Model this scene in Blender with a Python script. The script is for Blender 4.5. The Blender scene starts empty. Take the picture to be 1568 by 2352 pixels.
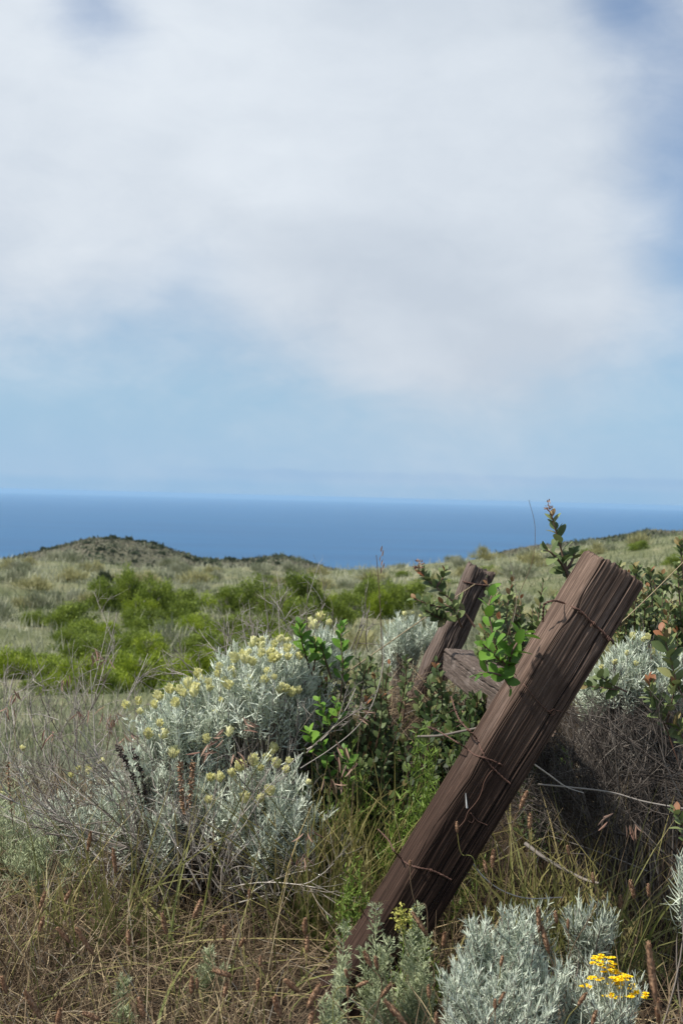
import bpy, math, random
import numpy as np
from mathutils import Vector, Matrix
from mathutils.bvhtree import BVHTree

S = bpy.context.scene
COL = S.collection
rng = np.random.default_rng(7)
random.seed(7)
A = np.array
R = math.radians

# ------------------------------------------------------------------ camera
H = 1.3                                   # eye height above the foot of the post
LENS, SENS = 50.0, 24.0
F = 1568 * LENS / SENS                    # focal length in units of a 1568 px wide frame
pitch, roll = math.atan(34 / F), R(1.46)
fwd = A([0, math.cos(pitch), -math.sin(pitch)])
U0 = A([0, math.sin(pitch), math.cos(pitch)])
X0 = A([1.0, 0, 0])
rt = math.cos(roll) * X0 + math.sin(roll) * U0
up = math.cos(roll) * U0 - math.sin(roll) * X0
CAM = A([0, 0, H])
cam = bpy.data.cameras.new("camera")
cam.sensor_fit = 'HORIZONTAL'
cam.sensor_width = SENS
cam.lens = LENS
cam.clip_start = 0.05
cam.clip_end = 90000
cam.dof.use_dof = True
cam.dof.focus_distance = 3.7
cam.dof.aperture_fstop = 9.0
co = bpy.data.objects.new("camera", cam)
COL.objects.link(co)
co.matrix_world = Matrix(((rt[0], up[0], -fwd[0], 0), (rt[1], up[1], -fwd[1], 0), (rt[2], up[2], -fwd[2], H), (0, 0, 0, 1)))
S.camera = co


def ray(px, py):
    return fwd + rt * ((px - 784) / F) + up * ((1176 - py) / F)


def at(px, py, d):
    return CAM + ray(px, py) * d


# ------------------------------------------------------------------ light
SUN_AZ, SUN_EL = R(-108), R(54)            # azimuth measured from +Y towards +X
sun_dir = A([math.sin(SUN_AZ) * math.cos(SUN_EL), math.cos(SUN_AZ) * math.cos(SUN_EL), math.sin(SUN_EL)])
sl = bpy.data.lights.new("sun", 'SUN')
sl.energy = 5.0
sl.angle = R(3)
sl.color = (1.0, 0.95, 0.87)
so = bpy.data.objects.new("sun", sl)
COL.objects.link(so)
so.rotation_euler = Vector(-sun_dir).to_track_quat('-Z', 'Y').to_euler()
so.location = (-20, 10, 30)
S.view_settings.view_transform = 'Standard'
S.view_settings.look = 'None'
S.view_settings.exposure = 0.32
S.view_settings.gamma = 1.0
S.cycles.max_bounces = 7
S.cycles.transparent_max_bounces = 8
S.cycles.volume_bounces = 1
S.cycles.use_denoising = True
S.cycles.sample_clamp_indirect = 6


class NT:
    """small helper for node trees"""
    def __init__(self, tree):
        self.t = tree
        tree.nodes.clear()

    def n(self, typ, **kw):
        nd = self.t.nodes.new(typ)
        for k, v in kw.items():
            setattr(nd, k, v)
        return nd

    def l(self, a, b):
        self.t.links.new(a, b)

    def put(self, sock, v):
        if isinstance(v, bpy.types.NodeSocket):
            self.l(v, sock)
        else:
            sock.default_value = v

    def m(self, op, a, b=None, c=None, clamp=False):
        nd = self.n('ShaderNodeMath', operation=op, use_clamp=clamp)
        for i, v in enumerate((a, b, c)):
            if v is not None:
                self.put(nd.inputs[i], v)
        return nd.outputs[0]

    def mix(self, f, a, b, mode='MIX'):
        nd = self.n('ShaderNodeMix', data_type='RGBA', blend_type=mode)
        self.put(nd.inputs[0], f)
        for i, v in ((6, a), (7, b)):
            if not isinstance(v, bpy.types.NodeSocket) and len(v) == 3:
                v = (*v, 1)
            self.put(nd.inputs[i], v)
        return nd.outputs[2]

    def ramp(self, f, stops, interp='LINEAR'):
        nd = self.n('ShaderNodeValToRGB')
        cr = nd.color_ramp
        cr.interpolation = interp
        while len(cr.elements) < len(stops):
            cr.elements.new(0.5)
        for e, (p, c) in zip(cr.elements, stops):
            e.position = p
            e.color = (*c, 1) if len(c) == 3 else c
        self.put(nd.inputs[0], f)
        return nd.outputs[0]

    def noise(self, vec, scale, detail=4, rough=0.55, dist=0.0):
        nd = self.n('ShaderNodeTexNoise')
        if vec is not None:
            self.l(vec, nd.inputs['Vector'])
        nd.inputs['Scale'].default_value = scale
        nd.inputs['Detail'].default_value = detail
        nd.inputs['Roughness'].default_value = rough
        nd.inputs['Distortion'].default_value = dist
        return nd.outputs[0]

    def mapping(self, vec, scale=(1, 1, 1), loc=(0, 0, 0)):
        nd = self.n('ShaderNodeMapping')
        self.l(vec, nd.inputs[0])
        nd.inputs['Scale'].default_value = scale
        nd.inputs['Location'].default_value = loc
        return nd.outputs[0]

    def smooth(self, v, lo, hi):
        nd = self.n('ShaderNodeMapRange', interpolation_type='SMOOTHSTEP')
        self.put(nd.inputs[0], v)
        nd.inputs[1].default_value = lo
        nd.inputs[2].default_value = hi
        return nd.outputs[0]


world = bpy.data.worlds.new("World")
S.world = world
world.use_nodes = True


def build_sky():
    w = NT(world.node_tree)
    out = w.n('ShaderNodeOutputWorld')
    bg = w.n('ShaderNodeBackground')
    w.l(bg.outputs[0], out.inputs[0])
    bg.inputs[1].default_value = 0.081
    sky = w.n('ShaderNodeTexSky', sky_type='NISHITA')
    sky.sun_disc = False
    sky.sun_elevation = SUN_EL
    sky.sun_rotation = SUN_AZ
    sky.altitude = 100
    sky.air_density = 1.0
    sky.dust_density = 0.6
    sky.ozone_density = 2.5
    tc = w.n('ShaderNodeTexCoord')
    d = tc.outputs['Generated']
    sep = w.n('ShaderNodeSeparateXYZ')
    w.l(d, sep.inputs[0])
    el = w.m('ARCSINE', sep.outputs[2])
    dm = w.mapping(d, (1, 1, 1.9))
    n1 = w.noise(dm, 3.4, 3, 0.5, 0.4)
    n2 = w.noise(dm, 10.0, 6, 0.58, 0.5)
    n3 = w.noise(dm, 26.0, 8, 0.62, 0.8)
    nn = w.m('ADD', w.m('MULTIPLY', w.m('SUBTRACT', n1, 0.5), 1.3), w.m('ADD', w.m('MULTIPLY', w.m('SUBTRACT', n2, 0.5), 0.7), w.m('MULTIPLY', w.m('SUBTRACT', n3, 0.5), 0.28)))

    def blob(px, py, s):
        c = ray(px, py)
        c = c / np.linalg.norm(c)
        vd = w.n('ShaderNodeVectorMath', operation='DOT_PRODUCT')
        w.l(d, vd.inputs[0])
        vd.inputs[1].default_value = c
        q = w.m('DIVIDE', w.m('SUBTRACT', vd.outputs['Value'], 1.0), (s / F) ** 2 / 2)
        return w.m('EXPONENT', q)

    hole = None
    for px, py, s, a in SKY_HOLES:
        t = w.m('MULTIPLY', blob(px, py, s), a)
        hole = t if hole is None else w.m('ADD', hole, t)
    # low clear belt above the horizon, its upper rim uneven
    rim = w.m('ADD', el, w.m('MULTIPLY', nn, 0.035))
    low = w.m('SUBTRACT', 1.0, w.smooth(rim, 0.03, 0.15))
    dens = w.m('SUBTRACT', w.m('ADD', 1.08, w.m('MULTIPLY', nn, 0.55)), w.m('ADD', hole, w.m('MULTIPLY', low, 0.92)))
    # cloud bank over the sea ahead; unseen cover overhead and inland tuned for fill
    ahead = w.m('MULTIPLY', w.smooth(sep.outputs[1], -0.1, 0.75), w.m('SUBTRACT', 1.0, w.smooth(w.m('ADD', el, w.m('MULTIPLY', nn, 0.2)), 0.42, 0.75)))
    cover = w.m('MULTIPLY', w.smooth(dens, -0.1, 1.02), w.m('ADD', 0.6, w.m('MULTIPLY', ahead, 0.4)))
    # thin pale strip of marine cloud lying on the sea horizon
    strip = w.m('MULTIPLY', w.smooth(el, -0.01, 0.004), w.m('SUBTRACT', 1.0, w.smooth(w.m('ADD', el, w.m('MULTIPLY', nn, 0.006)), 0.006, 0.013)))
    tone = w.m('ADD', w.smooth(n1, 0.3, 0.7), w.m('ADD', w.m('MULTIPLY', w.m('SUBTRACT', n2, 0.5), 0.8), w.m('MULTIPLY', w.m('SUBTRACT', n3, 0.5), 0.5)))
    warm = w.m('ADD', blob(150, 330, 520), w.m('MULTIPLY', blob(1000, 640, 460), -0.5))
    tone = w.m('ADD', w.m('MULTIPLY', tone, 0.55), w.m('MULTIPLY', warm, 0.4), clamp=False)
    cloud = w.ramp(tone, [(0.0, CLOUD_LO), (0.75, CLOUD_HI)])
    # clear sky: the Nishita radiance, a touch deeper as seen through the clean marine air
    blue = w.mix(1.0, sky.outputs[0], SKY_TINT, 'MULTIPLY')
    belt = w.m('SUBTRACT', 1.0, w.smooth(el, 0.0, 0.16))
    blue = w.mix(w.m('MULTIPLY', belt, 0.85), blue, BELT)
    blue = w.mix(w.m('MULTIPLY', strip, 0.92), blue, STRIP)
    # long low bank of far cloud above the strip, its upper edge sharper than its foot
    az = w.m('ARCTAN2', sep.outputs[0], sep.outputs[1])
    eb = w.m('ADD', el, w.m('MULTIPLY', w.m('SUBTRACT', w.noise(w.mapping(d, (9, 9, 30)), 4.0, 3), 0.5), 0.006))
    bank = w.m('MULTIPLY', w.smooth(el, 0.007, 0.015), w.m('SUBTRACT', 1.0, w.smooth(eb, 0.0165, 0.0195)))
    bank = w.m('MULTIPLY', bank, w.smooth(az, -0.16, -0.02))
    blue = w.mix(w.m('MULTIPLY', bank, 0.5), blue, (2.8, 4.6, 7.0))
    # cloud colours are given as picture radiance; background strength is 0.1
    cl10 = w.n('ShaderNodeVectorMath', operation='SCALE')
    w.l(cloud, cl10.inputs[0])
    cl10.inputs['Scale'].default_value = 10.0
    w.l(w.mix(cover, blue, cl10.outputs[0]), bg.inputs[0])


SKY_HOLES = [(200, 10, 110, 0.55), (300, 90, 120, 0.2), (1430, -10, 120, 0.55), (1590, 170, 200, 0.55), (1610, 480, 210, 0.55), (1650, 760, 240, 0.5),
             (460, 630, 100, 0.2), (330, 720, 170, 0.2), (560, 790, 200, 0.2), (60, 820, 280, 0.2), (1080, 820, 270, -0.34)]
CLOUD_LO, CLOUD_HI = (0.56, 0.63, 0.72), (0.76, 0.82, 0.888)
SKY_TINT = (0.85, 1.02, 1.16)
BELT = (3.4, 5.4, 7.9)
STRIP = (3.0, 4.97, 7.2)
build_sky()


# ------------------------------------------------------------------ mesh building
class Geo:
    def __init__(self):
        self.v, self.q, self.r, self.t, self.n = [], [], [], [], 0

    def add(self, verts, quads, rnd, t):
        verts = np.asarray(verts, float).reshape(-1, 3)
        self.v.append(verts)
        self.q.append(np.asarray(quads, np.int64).reshape(-1, 4) + self.n)
        self.r.append(np.broadcast_to(np.asarray(rnd, float).ravel(), (len(verts),)) if np.size(rnd) in (1, len(verts)) else np.asarray(rnd))
        self.t.append(np.broadcast_to(np.asarray(t, float).ravel(), (len(verts),)))
        self.n += len(verts)

    def ribbons(self, P, W, side, rnd):
        """P (N,S,3) centre lines, W (N,S) widths, side (N,3) or (N,S,3)"""
        N, s = P.shape[:2]
        if side.ndim == 2:
            side = side[:, None, :]
        o = side * W[..., None] * 0.5
        V = np.stack([P - o, P + o], 2)
        base = (np.arange(N) * s * 2)[:, None] + (np.arange(s - 1) * 2)[None, :]
        Q = np.stack([base, base + 1, base + 3, base + 2], -1)
        self.add(V, Q, np.repeat(rnd, s * 2), np.tile(np.repeat(np.linspace(0, 1, s), 2), N))

    def tubes(self, P, Rd, rnd, k=4):
        N, s = P.shape[:2]
        T = np.gradient(P, axis=1)
        T /= np.linalg.norm(T, axis=-1, keepdims=True) + 1e-12
        ref = np.where(np.abs(T[:, :1, 2:3]) < 0.9, A([0, 0, 1.0]), A([1.0, 0, 0]))
        B = np.cross(T, np.broadcast_to(ref, T.shape))
        B /= np.linalg.norm(B, axis=-1, keepdims=True) + 1e-12
        C = np.cross(T, B)
        a = np.arange(k) * 2 * math.pi / k
        V = P[:, :, None] + (B[:, :, None] * np.cos(a)[:, None] + C[:, :, None] * np.sin(a)[:, None]) * Rd[:, :, None, None]
        i = np.arange(k)
        j = (i + 1) % k
        base = (np.arange(N) * s * k)[:, None, None] + (np.arange(s - 1) * k)[None, :, None]
        Q = np.stack(np.broadcast_arrays(base + i, base + j, base + k + j, base + k + i), -1)
        self.add(V, Q, np.repeat(rnd, s * k), np.tile(np.repeat(np.linspace(0, 1, s), k), N))

    def leaves(self, P, D, Nn, L, W, rnd, cup=0.18, curl=0.15, nl=5):
        """oval leaves: base P, direction D, face normal Nn"""
        D = D / (np.linalg.norm(D, axis=1, keepdims=True) + 1e-9)
        X = np.cross(D, Nn)
        X /= np.linalg.norm(X, axis=1, keepdims=True) + 1e-9
        Z = np.cross(X, D)
        u = (1 - np.cos(np.linspace(0, 1, nl) * math.pi)) / 2
        prof = np.sin(np.clip(u, 0.02, 0.985) ** 0.9 * math.pi) ** 0.62
        s = A([-1.0, 0, 1.0])
        lx = prof[:, None] * s[None] * 0.5
        ly = np.broadcast_to(u[:, None], lx.shape)
        lz = np.abs(lx) * cup * 2
        N = len(P)
        V = (P[:, None, None] + X[:, None, None] * (lx * 1.0)[None, ..., None] * W[:, None, None, None]
             + D[:, None, None] * ly[None, ..., None] * L[:, None, None, None]
             + Z[:, None, None] * (lz[None] * W[:, None, None] - (ly ** 2)[None] * curl * L[:, None, None])[..., None])
        g = np.arange(nl * 3).reshape(nl, 3)
        q = np.stack([g[:-1, :-1], g[:-1, 1:], g[1:, 1:], g[1:, :-1]], -1).reshape(-1, 4)
        Q = (np.arange(N) * nl * 3)[:, None, None] + q[None]
        self.add(V, Q, np.repeat(rnd, nl * 3), np.tile(np.repeat(u, 3), N))

    def build(self, name, mat, parent=None, smooth=True, origin=None):
        V = np.concatenate(self.v)
        if parent is not None:
            V = V - A(parent.location)
        elif origin is not None:
            V = V - A(origin)
        Q = np.concatenate(self.q)
        me = bpy.data.meshes.new(name)
        me.vertices.add(len(V))
        me.vertices.foreach_set('co', V.astype(np.float32).ravel())
        me.loops.add(len(Q) * 4)
        me.loops.foreach_set('vertex_index', Q.astype(np.int32).ravel())
        me.polygons.add(len(Q))
        me.polygons.foreach_set('loop_start', (np.arange(len(Q)) * 4).astype(np.int32))
        me.polygons.foreach_set('use_smooth', np.full(len(Q), smooth))
        me.update(calc_edges=True)
        for nm, dat in (('rnd', self.r), ('t', self.t)):
            at_ = me.attributes.new(nm, 'FLOAT', 'POINT')
            at_.data.foreach_set('value', np.concatenate(dat).astype(np.float32))
        me.materials.append(mat)
        o = bpy.data.objects.new(name, me)
        COL.objects.link(o)
        if parent is not None:
            o.parent = parent
        elif origin is not None:
            o.location = origin
        return o


def tag(o, label=None, cat=None, group=None, kind=None):
    for k, v in (('label', label), ('category', cat), ('group', group), ('kind', kind)):
        if v:
            o[k] = v
    return o


def thing(name, label, cat, loc, group=None):
    o = bpy.data.objects.new(name, None)
    o.empty_display_size = 0.05
    COL.objects.link(o)
    o.location = loc
    return tag(o, label, cat, group)


def unit(v):
    return v / (np.linalg.norm(v, axis=-1, keepdims=True) + 1e-12)


def rdir(n, zlo=-1.0, zhi=1.0):
    z = rng.uniform(zlo, zhi, n)
    a = rng.uniform(0, 2 * math.pi, n)
    r = np.sqrt(np.maximum(0, 1 - z * z))
    return np.stack([r * np.cos(a), r * np.sin(a), z], -1)


def arcs(P0, D, L, B, s=5, t0=0.0):
    """curved lines: start P0 (N,3), direction D, length L (N), bend vector B (N,3)"""
    t = np.linspace(t0, 1, s)[None, :, None]
    return P0[:, None] + (D[:, None] * t + B[:, None] * t * t) * L[:, None, None]


def smooth_path(pts, n):
    """Catmull-Rom through 3-D points"""
    P = np.asarray(pts, float)
    P = np.vstack([2 * P[0] - P[1], P, 2 * P[-1] - P[-2]])
    m = len(P) - 3
    u = np.linspace(0, m - 1e-6, n)
    i = u.astype(int)
    f = (u - i)[:, None]
    a, b, c, d = P[i], P[i + 1], P[i + 2], P[i + 3]
    return 0.5 * (2 * b + (c - a) * f + (2 * a - 5 * b + 4 * c - d) * f ** 2 + (3 * b - 3 * c + d - a) * f ** 3)


# ------------------------------------------------------------------ terrain
TH_PX = A([-3000, -600, 0, 300, 700, 930, 1100, 1250, 1400, 1568, 2200, 4000])
RIDGE_Y = A([1230, 1240, 1277, 1300, 1312, 1302, 1285, 1266, 1243, 1222, 1205, 1205])
FAR_PX = A([-3000, -400, 0, 60, 150, 195, 240, 300, 360, 420, 470, 540, 600, 650, 700, 760, 900, 1040, 1100, 1160, 1240, 1340, 1420, 1490, 1568, 2000, 4000])
FAR_Y = A([1300, 1290, 1285, 1270, 1250, 1239, 1235, 1241, 1250, 1270, 1283, 1289, 1283, 1279, 1289, 1308, 1330, 1318, 1284, 1266, 1252, 1246, 1231, 1217, 1219, 1195, 1195])


def drop_of(px, py, r):
    hy = 1121 + 0.0255 * px
    return H - (py - hy) / F * r


def vnoise(x, y, seed=0):
    """cheap smooth value noise"""
    r = np.random.default_rng(seed).random((64, 64))
    xi, yi = np.floor(x).astype(int), np.floor(y).astype(int)
    fx, fy = x - xi, y - yi
    fx, fy = fx * fx * (3 - 2 * fx), fy * fy * (3 - 2 * fy)
    g = lambda a, b: r[(xi + a) % 64, (yi + b) % 64]
    return (g(0, 0) * (1 - fx) + g(1, 0) * fx) * (1 - fy) + (g(0, 1) * (1 - fx) + g(1, 1) * fx) * fy - 0.5


def gz(x, y):
    x, y = np.asarray(x, float), np.asarray(y, float)
    r = np.hypot(x, y)
    th = np.arctan2(x, np.maximum(y, 1e-3))
    th = np.where(y < 0, np.sign(x) * 1.2, th)
    px = 784 + np.tan(np.clip(th, -0.8, 0.8)) * F
    ridge = drop_of(px, np.interp(px, TH_PX, RIDGE_Y), 92.0)
    z = np.interp(r, [0, 4.5, 7, 10, 22, 40, 60, 92], [0, 0, -0.14, -0.62, -1.85, -2.5, -2.75, -3.3])
    # added earth bank along the fence, hides the bright meadow so gaps stay dark
    z = z + np.interp(px, [700, 960], [.36, .55]) * np.exp(-((y - 5.75 - .25 * np.sin(x * 3)) / .55) ** 2) * np.clip((px - 690) / 130, 0, 1) * np.clip((r - 4) / .8, 0, 1)
    z = z + np.clip((r - 12) / 80, 0, 1) ** 1.3 * (ridge + 3.3)
    z = z + vnoise(x * 0.35, y * 0.35, 3) * np.clip((r - 5) / 20, 0, 1) * 0.5
    beyond = ridge - (r - 92) * 0.11 - np.clip(r - 92, 0, 20) * 0.03
    z = np.where(r > 92, beyond, z)
    sil = drop_of(px, np.interp(px, FAR_PX, FAR_Y), 340.0)
    far = sil - np.abs(r - 340) ** 1.6 / 95
    far = far + (vnoise(x * 0.05, y * 0.05, 5) * 3 + vnoise(x * 0.16, y * 0.16, 6) * 1.2) * np.clip(np.abs(r - 340) / 30, 0, 1) * np.clip((r - 180) / 60, 0, 1)
    z = np.where(r > 120, np.maximum(z, far), z)
    return np.maximum(z, -135)


def attr(t, name):
    n = t.n('ShaderNodeAttribute')
    n.attribute_name = name
    return n.outputs['Fac']


def new_mat(name):
    m = bpy.data.materials.new(name)
    m.use_nodes = True
    return m, NT(m.node_tree)


def leafmat(name, stops, tipmix=None, rough=0.6, transl=0.25, spec=0.3, scale=0):
    m, t = new_mat(name)
    out = t.n('ShaderNodeOutputMaterial')
    c = t.ramp(attr(t, 'rnd'), stops)
    if tipmix:
        c = t.mix(t.m('MULTIPLY', t.m('POWER', attr(t, 't'), 2.0), tipmix[1]), c, tipmix[0])
    if scale:
        g = t.n('ShaderNodeNewGeometry')
        v = t.noise(g.outputs['Position'], scale, 2)
        c = t.mix(t.smooth(v, 0.4, 0.62), c, t.mix(0.55, c, (0.0, 0.0, 0.0), 'MIX'))
    p = t.n('ShaderNodeBsdfPrincipled')
    t.l(c, p.inputs['Base Color'])
    p.inputs['Roughness'].default_value = rough
    p.inputs['Specular IOR Level'].default_value = spec
    if transl:
        tr = t.n('ShaderNodeBsdfTranslucent')
        t.l(c, tr.inputs[0])
        mx = t.n('ShaderNodeMixShader')
        mx.inputs[0].default_value = transl
        t.l(p.outputs[0], mx.inputs[1])
        t.l(tr.outputs[0], mx.inputs[2])
        t.l(mx.outputs[0], out.inputs[0])
    else:
        t.l(p.outputs[0], out.inputs[0])
    return m


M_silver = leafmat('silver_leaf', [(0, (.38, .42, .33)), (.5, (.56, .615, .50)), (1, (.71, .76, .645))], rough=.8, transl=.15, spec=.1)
M_silver_dry = leafmat('withered_silver_leaf', [(0, (.14, .13, .115)), (.5, (.22, .21, .19)), (1, (.30, .295, .26))], rough=.85, transl=.1, spec=.1)
M_twig = leafmat('grey_twig', [(0, (.13, .105, .085)), (.5, (.25, .22, .19)), (1, (.48, .44, .39))], rough=.8, transl=0)
M_flower = leafmat('pale_yellow_bud', [(0, (.70, .68, .36)), (.6, (.88, .85, .44)), (1, (.92, .90, .58))], rough=.7, transl=.3)
M_gold = leafmat('golden_petal', [(0, (.88, .58, .006)), (1, (.95, .76, .02))], rough=.6, transl=.2)
M_green = leafmat('bright_green_leaf', [(0, (.07, .15, .02)), (.5, (.12, .25, .03)), (1, (.19, .33, .05))], rough=.48, transl=.3, spec=.28)
M_dark = leafmat('dull_green_leaf', [(0, (.05, .08, .03)), (.5, (.115, .155, .055)), (.8, (.21, .25, .10)), (.9, (.22, .17, .07)), (1, (.28, .10, .05))], rough=.52, transl=.2, spec=.25)
M_dry = leafmat('dry_grass', [(0, (.05, .03, .018)), (.35, (.115, .08, .05)), (.65, (.22, .16, .10)), (.88, (.42, .33, .19)), (1, (.27, .25, .22))], rough=.75, transl=.2, spec=.15)
M_grass = leafmat('green_grass', [(0, (.065, .09, .024)), (.5, (.13, .165, .042)), (.8, (.24, .235, .09)), (1, (.34, .27, .13))], tipmix=((.4, .3, .12), .6), rough=.5, transl=.3)
M_mug = leafmat('feathery_leaf', [(0, (.24, .275, .15)), (.6, (.38, .425, .25)), (1, (.52, .56, .37))], rough=.75, transl=.2, spec=.1)
M_herb = leafmat('herb_leaf', [(0, (.08, .14, .02)), (.6, (.18, .27, .045)), (1, (.30, .38, .10))], rough=.5, transl=.3)
M_brown = leafmat('brown_seed_head', [(0, (.15, .085, .05)), (.5, (.31, .185, .11)), (1, (.47, .31, .19))], rough=.85, transl=.05)
M_black = leafmat('dark_seed_head', [(0, (.02, .015, .014)), (1, (.07, .045, .04))], rough=.85, transl=0)
M_twig_shade = leafmat('shade_painted_twig', [(0, (.03, .024, .02)), (.6, (.085, .07, .06)), (1, (.20, .175, .15))], rough=.85, transl=0)  # twig colours darkened, undergrowth shade painted in; some loose sticks share it
M_stem = leafmat('reddish_brown_stem', [(0, (.12, .07, .05)), (1, (.22, .14, .10))], rough=.6, transl=0)
M_rust = leafmat('rusty_wire', [(0, (.055, .03, .025)), (1, (.13, .07, .05))], rough=.7, transl=0)
M_spike = leafmat('reddish_spikelet', [(0, (.22, .12, .09)), (1, (.45, .30, .22))], rough=.7, transl=.2)


def mat_ground():
    m, t = new_mat('ground_soil')
    out = t.n('ShaderNodeOutputMaterial')
    p = t.n('ShaderNodeBsdfPrincipled')
    p.inputs['Roughness'].default_value = .95
    p.inputs['Specular IOR Level'].default_value = .1
    t.l(p.outputs[0], out.inputs[0])
    g = t.n('ShaderNodeNewGeometry').outputs['Position']
    soil = t.ramp(t.noise(g, 9, 5), [(.3, (.018, .014, .011)), (.7, (.055, .041, .028))])
    mead = t.ramp(t.noise(g, .35, 6, .65), [(.32, (.08, .095, .04)), (.5, (.15, .16, .085)), (.66, (.24, .225, .135))])
    far = t.ramp(t.noise(g, .06, 7, .7), [(.34, (.06, .065, .04)), (.48, (.095, .095, .062)), (.64, (.13, .12, .085))])
    ln = t.n('ShaderNodeVectorMath', operation='LENGTH')
    t.l(g, ln.inputs[0])
    r = ln.outputs['Value']
    c = t.mix(t.smooth(r, 7, 14), soil, mead)
    c = t.mix(t.smooth(r, 100, 190), c, far)
    t.l(c, p.inputs['Base Color'])
    b = t.n('ShaderNodeBump')
    b.inputs['Strength'].default_value = .8
    b.inputs['Distance'].default_value = .4
    t.l(t.noise(g, 1.2, 6, .7), b.inputs['Height'])
    t.l(b.outputs[0], p.inputs['Normal'])
    return m


def build_ground():
    th = np.concatenate([np.linspace(-math.pi, -.5, 30)[:-1], np.linspace(-.5, .5, 420), np.linspace(.5, math.pi, 30)[1:]])
    r = np.concatenate([np.linspace(.05, 2, 8)[:-1], np.geomspace(2, 95, 170), np.linspace(97, 280, 70), np.linspace(284, 420, 70), np.geomspace(430, 1500, 20)])
    TH, RR = np.meshgrid(th, r)
    x, y = RR * np.sin(TH), RR * np.cos(TH)
    V = np.stack([x, y, gz(x, y)], -1)
    nr, nt = RR.shape
    g = np.arange(nr * nt).reshape(nr, nt)
    Q = np.stack([g[:-1, :-1], g[:-1, 1:], g[1:, 1:], g[1:, :-1]], -1)
    G = Geo()
    G.add(V, Q, 0, 0)
    o = G.build('ground', mat_ground())
    tag(o, kind='structure')


build_ground()
SEA = -120.0


def build_sea():
    m, t = new_mat('sea_water')
    out = t.n('ShaderNodeOutputMaterial')
    p = t.n('ShaderNodeBsdfPrincipled')
    t.l(p.outputs[0], out.inputs[0])
    g = t.n('ShaderNodeNewGeometry').outputs['Position']
    n = t.noise(t.mapping(g, (.0008, .004, 1)), 1, 6, .65)
    t.l(t.ramp(n, [(.35, (.002, .058, .155)), (.65, (.004, .084, .205))]), p.inputs['Base Color'])
    p.inputs['Roughness'].default_value = .35
    p.inputs['IOR'].default_value = 1.33
    p.inputs['Specular IOR Level'].default_value = .05
    b = t.n('ShaderNodeBump')
    b.inputs['Strength'].default_value = .6
    b.inputs['Distance'].default_value = 3
    t.l(t.noise(t.mapping(g, (.03, .012, 1)), 1, 6, .65), b.inputs['Height'])
    t.l(b.outputs[0], p.inputs['Normal'])
    r = np.concatenate([[100], np.geomspace(300, 42000, 40)])
    th = np.linspace(-math.pi, math.pi, 97)
    TH, RR = np.meshgrid(th, r)
    V = np.stack([RR * np.sin(TH), RR * np.cos(TH), np.full_like(RR, SEA)], -1)
    g2 = np.arange(RR.size).reshape(RR.shape)
    Q = np.stack([g2[:-1, :-1], g2[:-1, 1:], g2[1:, 1:], g2[1:, :-1]], -1)
    G = Geo()
    G.add(V, Q, 0, 0)
    tag(G.build('sea', m), kind='structure')


build_sea()


def build_haze():
    e, z0, z1 = 43000.0, -136.5, 6.0
    v = A([[x, y, z] for z in (z0, z1) for y in (-e, e) for x in (-e, e)])
    q = [(0, 2, 3, 1), (4, 5, 7, 6), (0, 1, 5, 4), (2, 6, 7, 3), (0, 4, 6, 2), (1, 3, 7, 5)]
    m, t = new_mat('haze_air')
    out = t.n('ShaderNodeOutputMaterial')
    vol = t.n('ShaderNodeVolumePrincipled')
    vol.inputs['Color'].default_value = (.43, .66, .87, 1)
    vol.inputs['Density'].default_value = 5e-5
    vol.inputs['Anisotropy'].default_value = 0.2
    t.l(vol.outputs[0], out.inputs['Volume'])
    m.cycles.homogeneous_volume = True
    G = Geo()
    G.add(v, q, 0, 0)
    tag(G.build('haze', m, smooth=False), kind='stuff')


build_haze()


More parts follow.
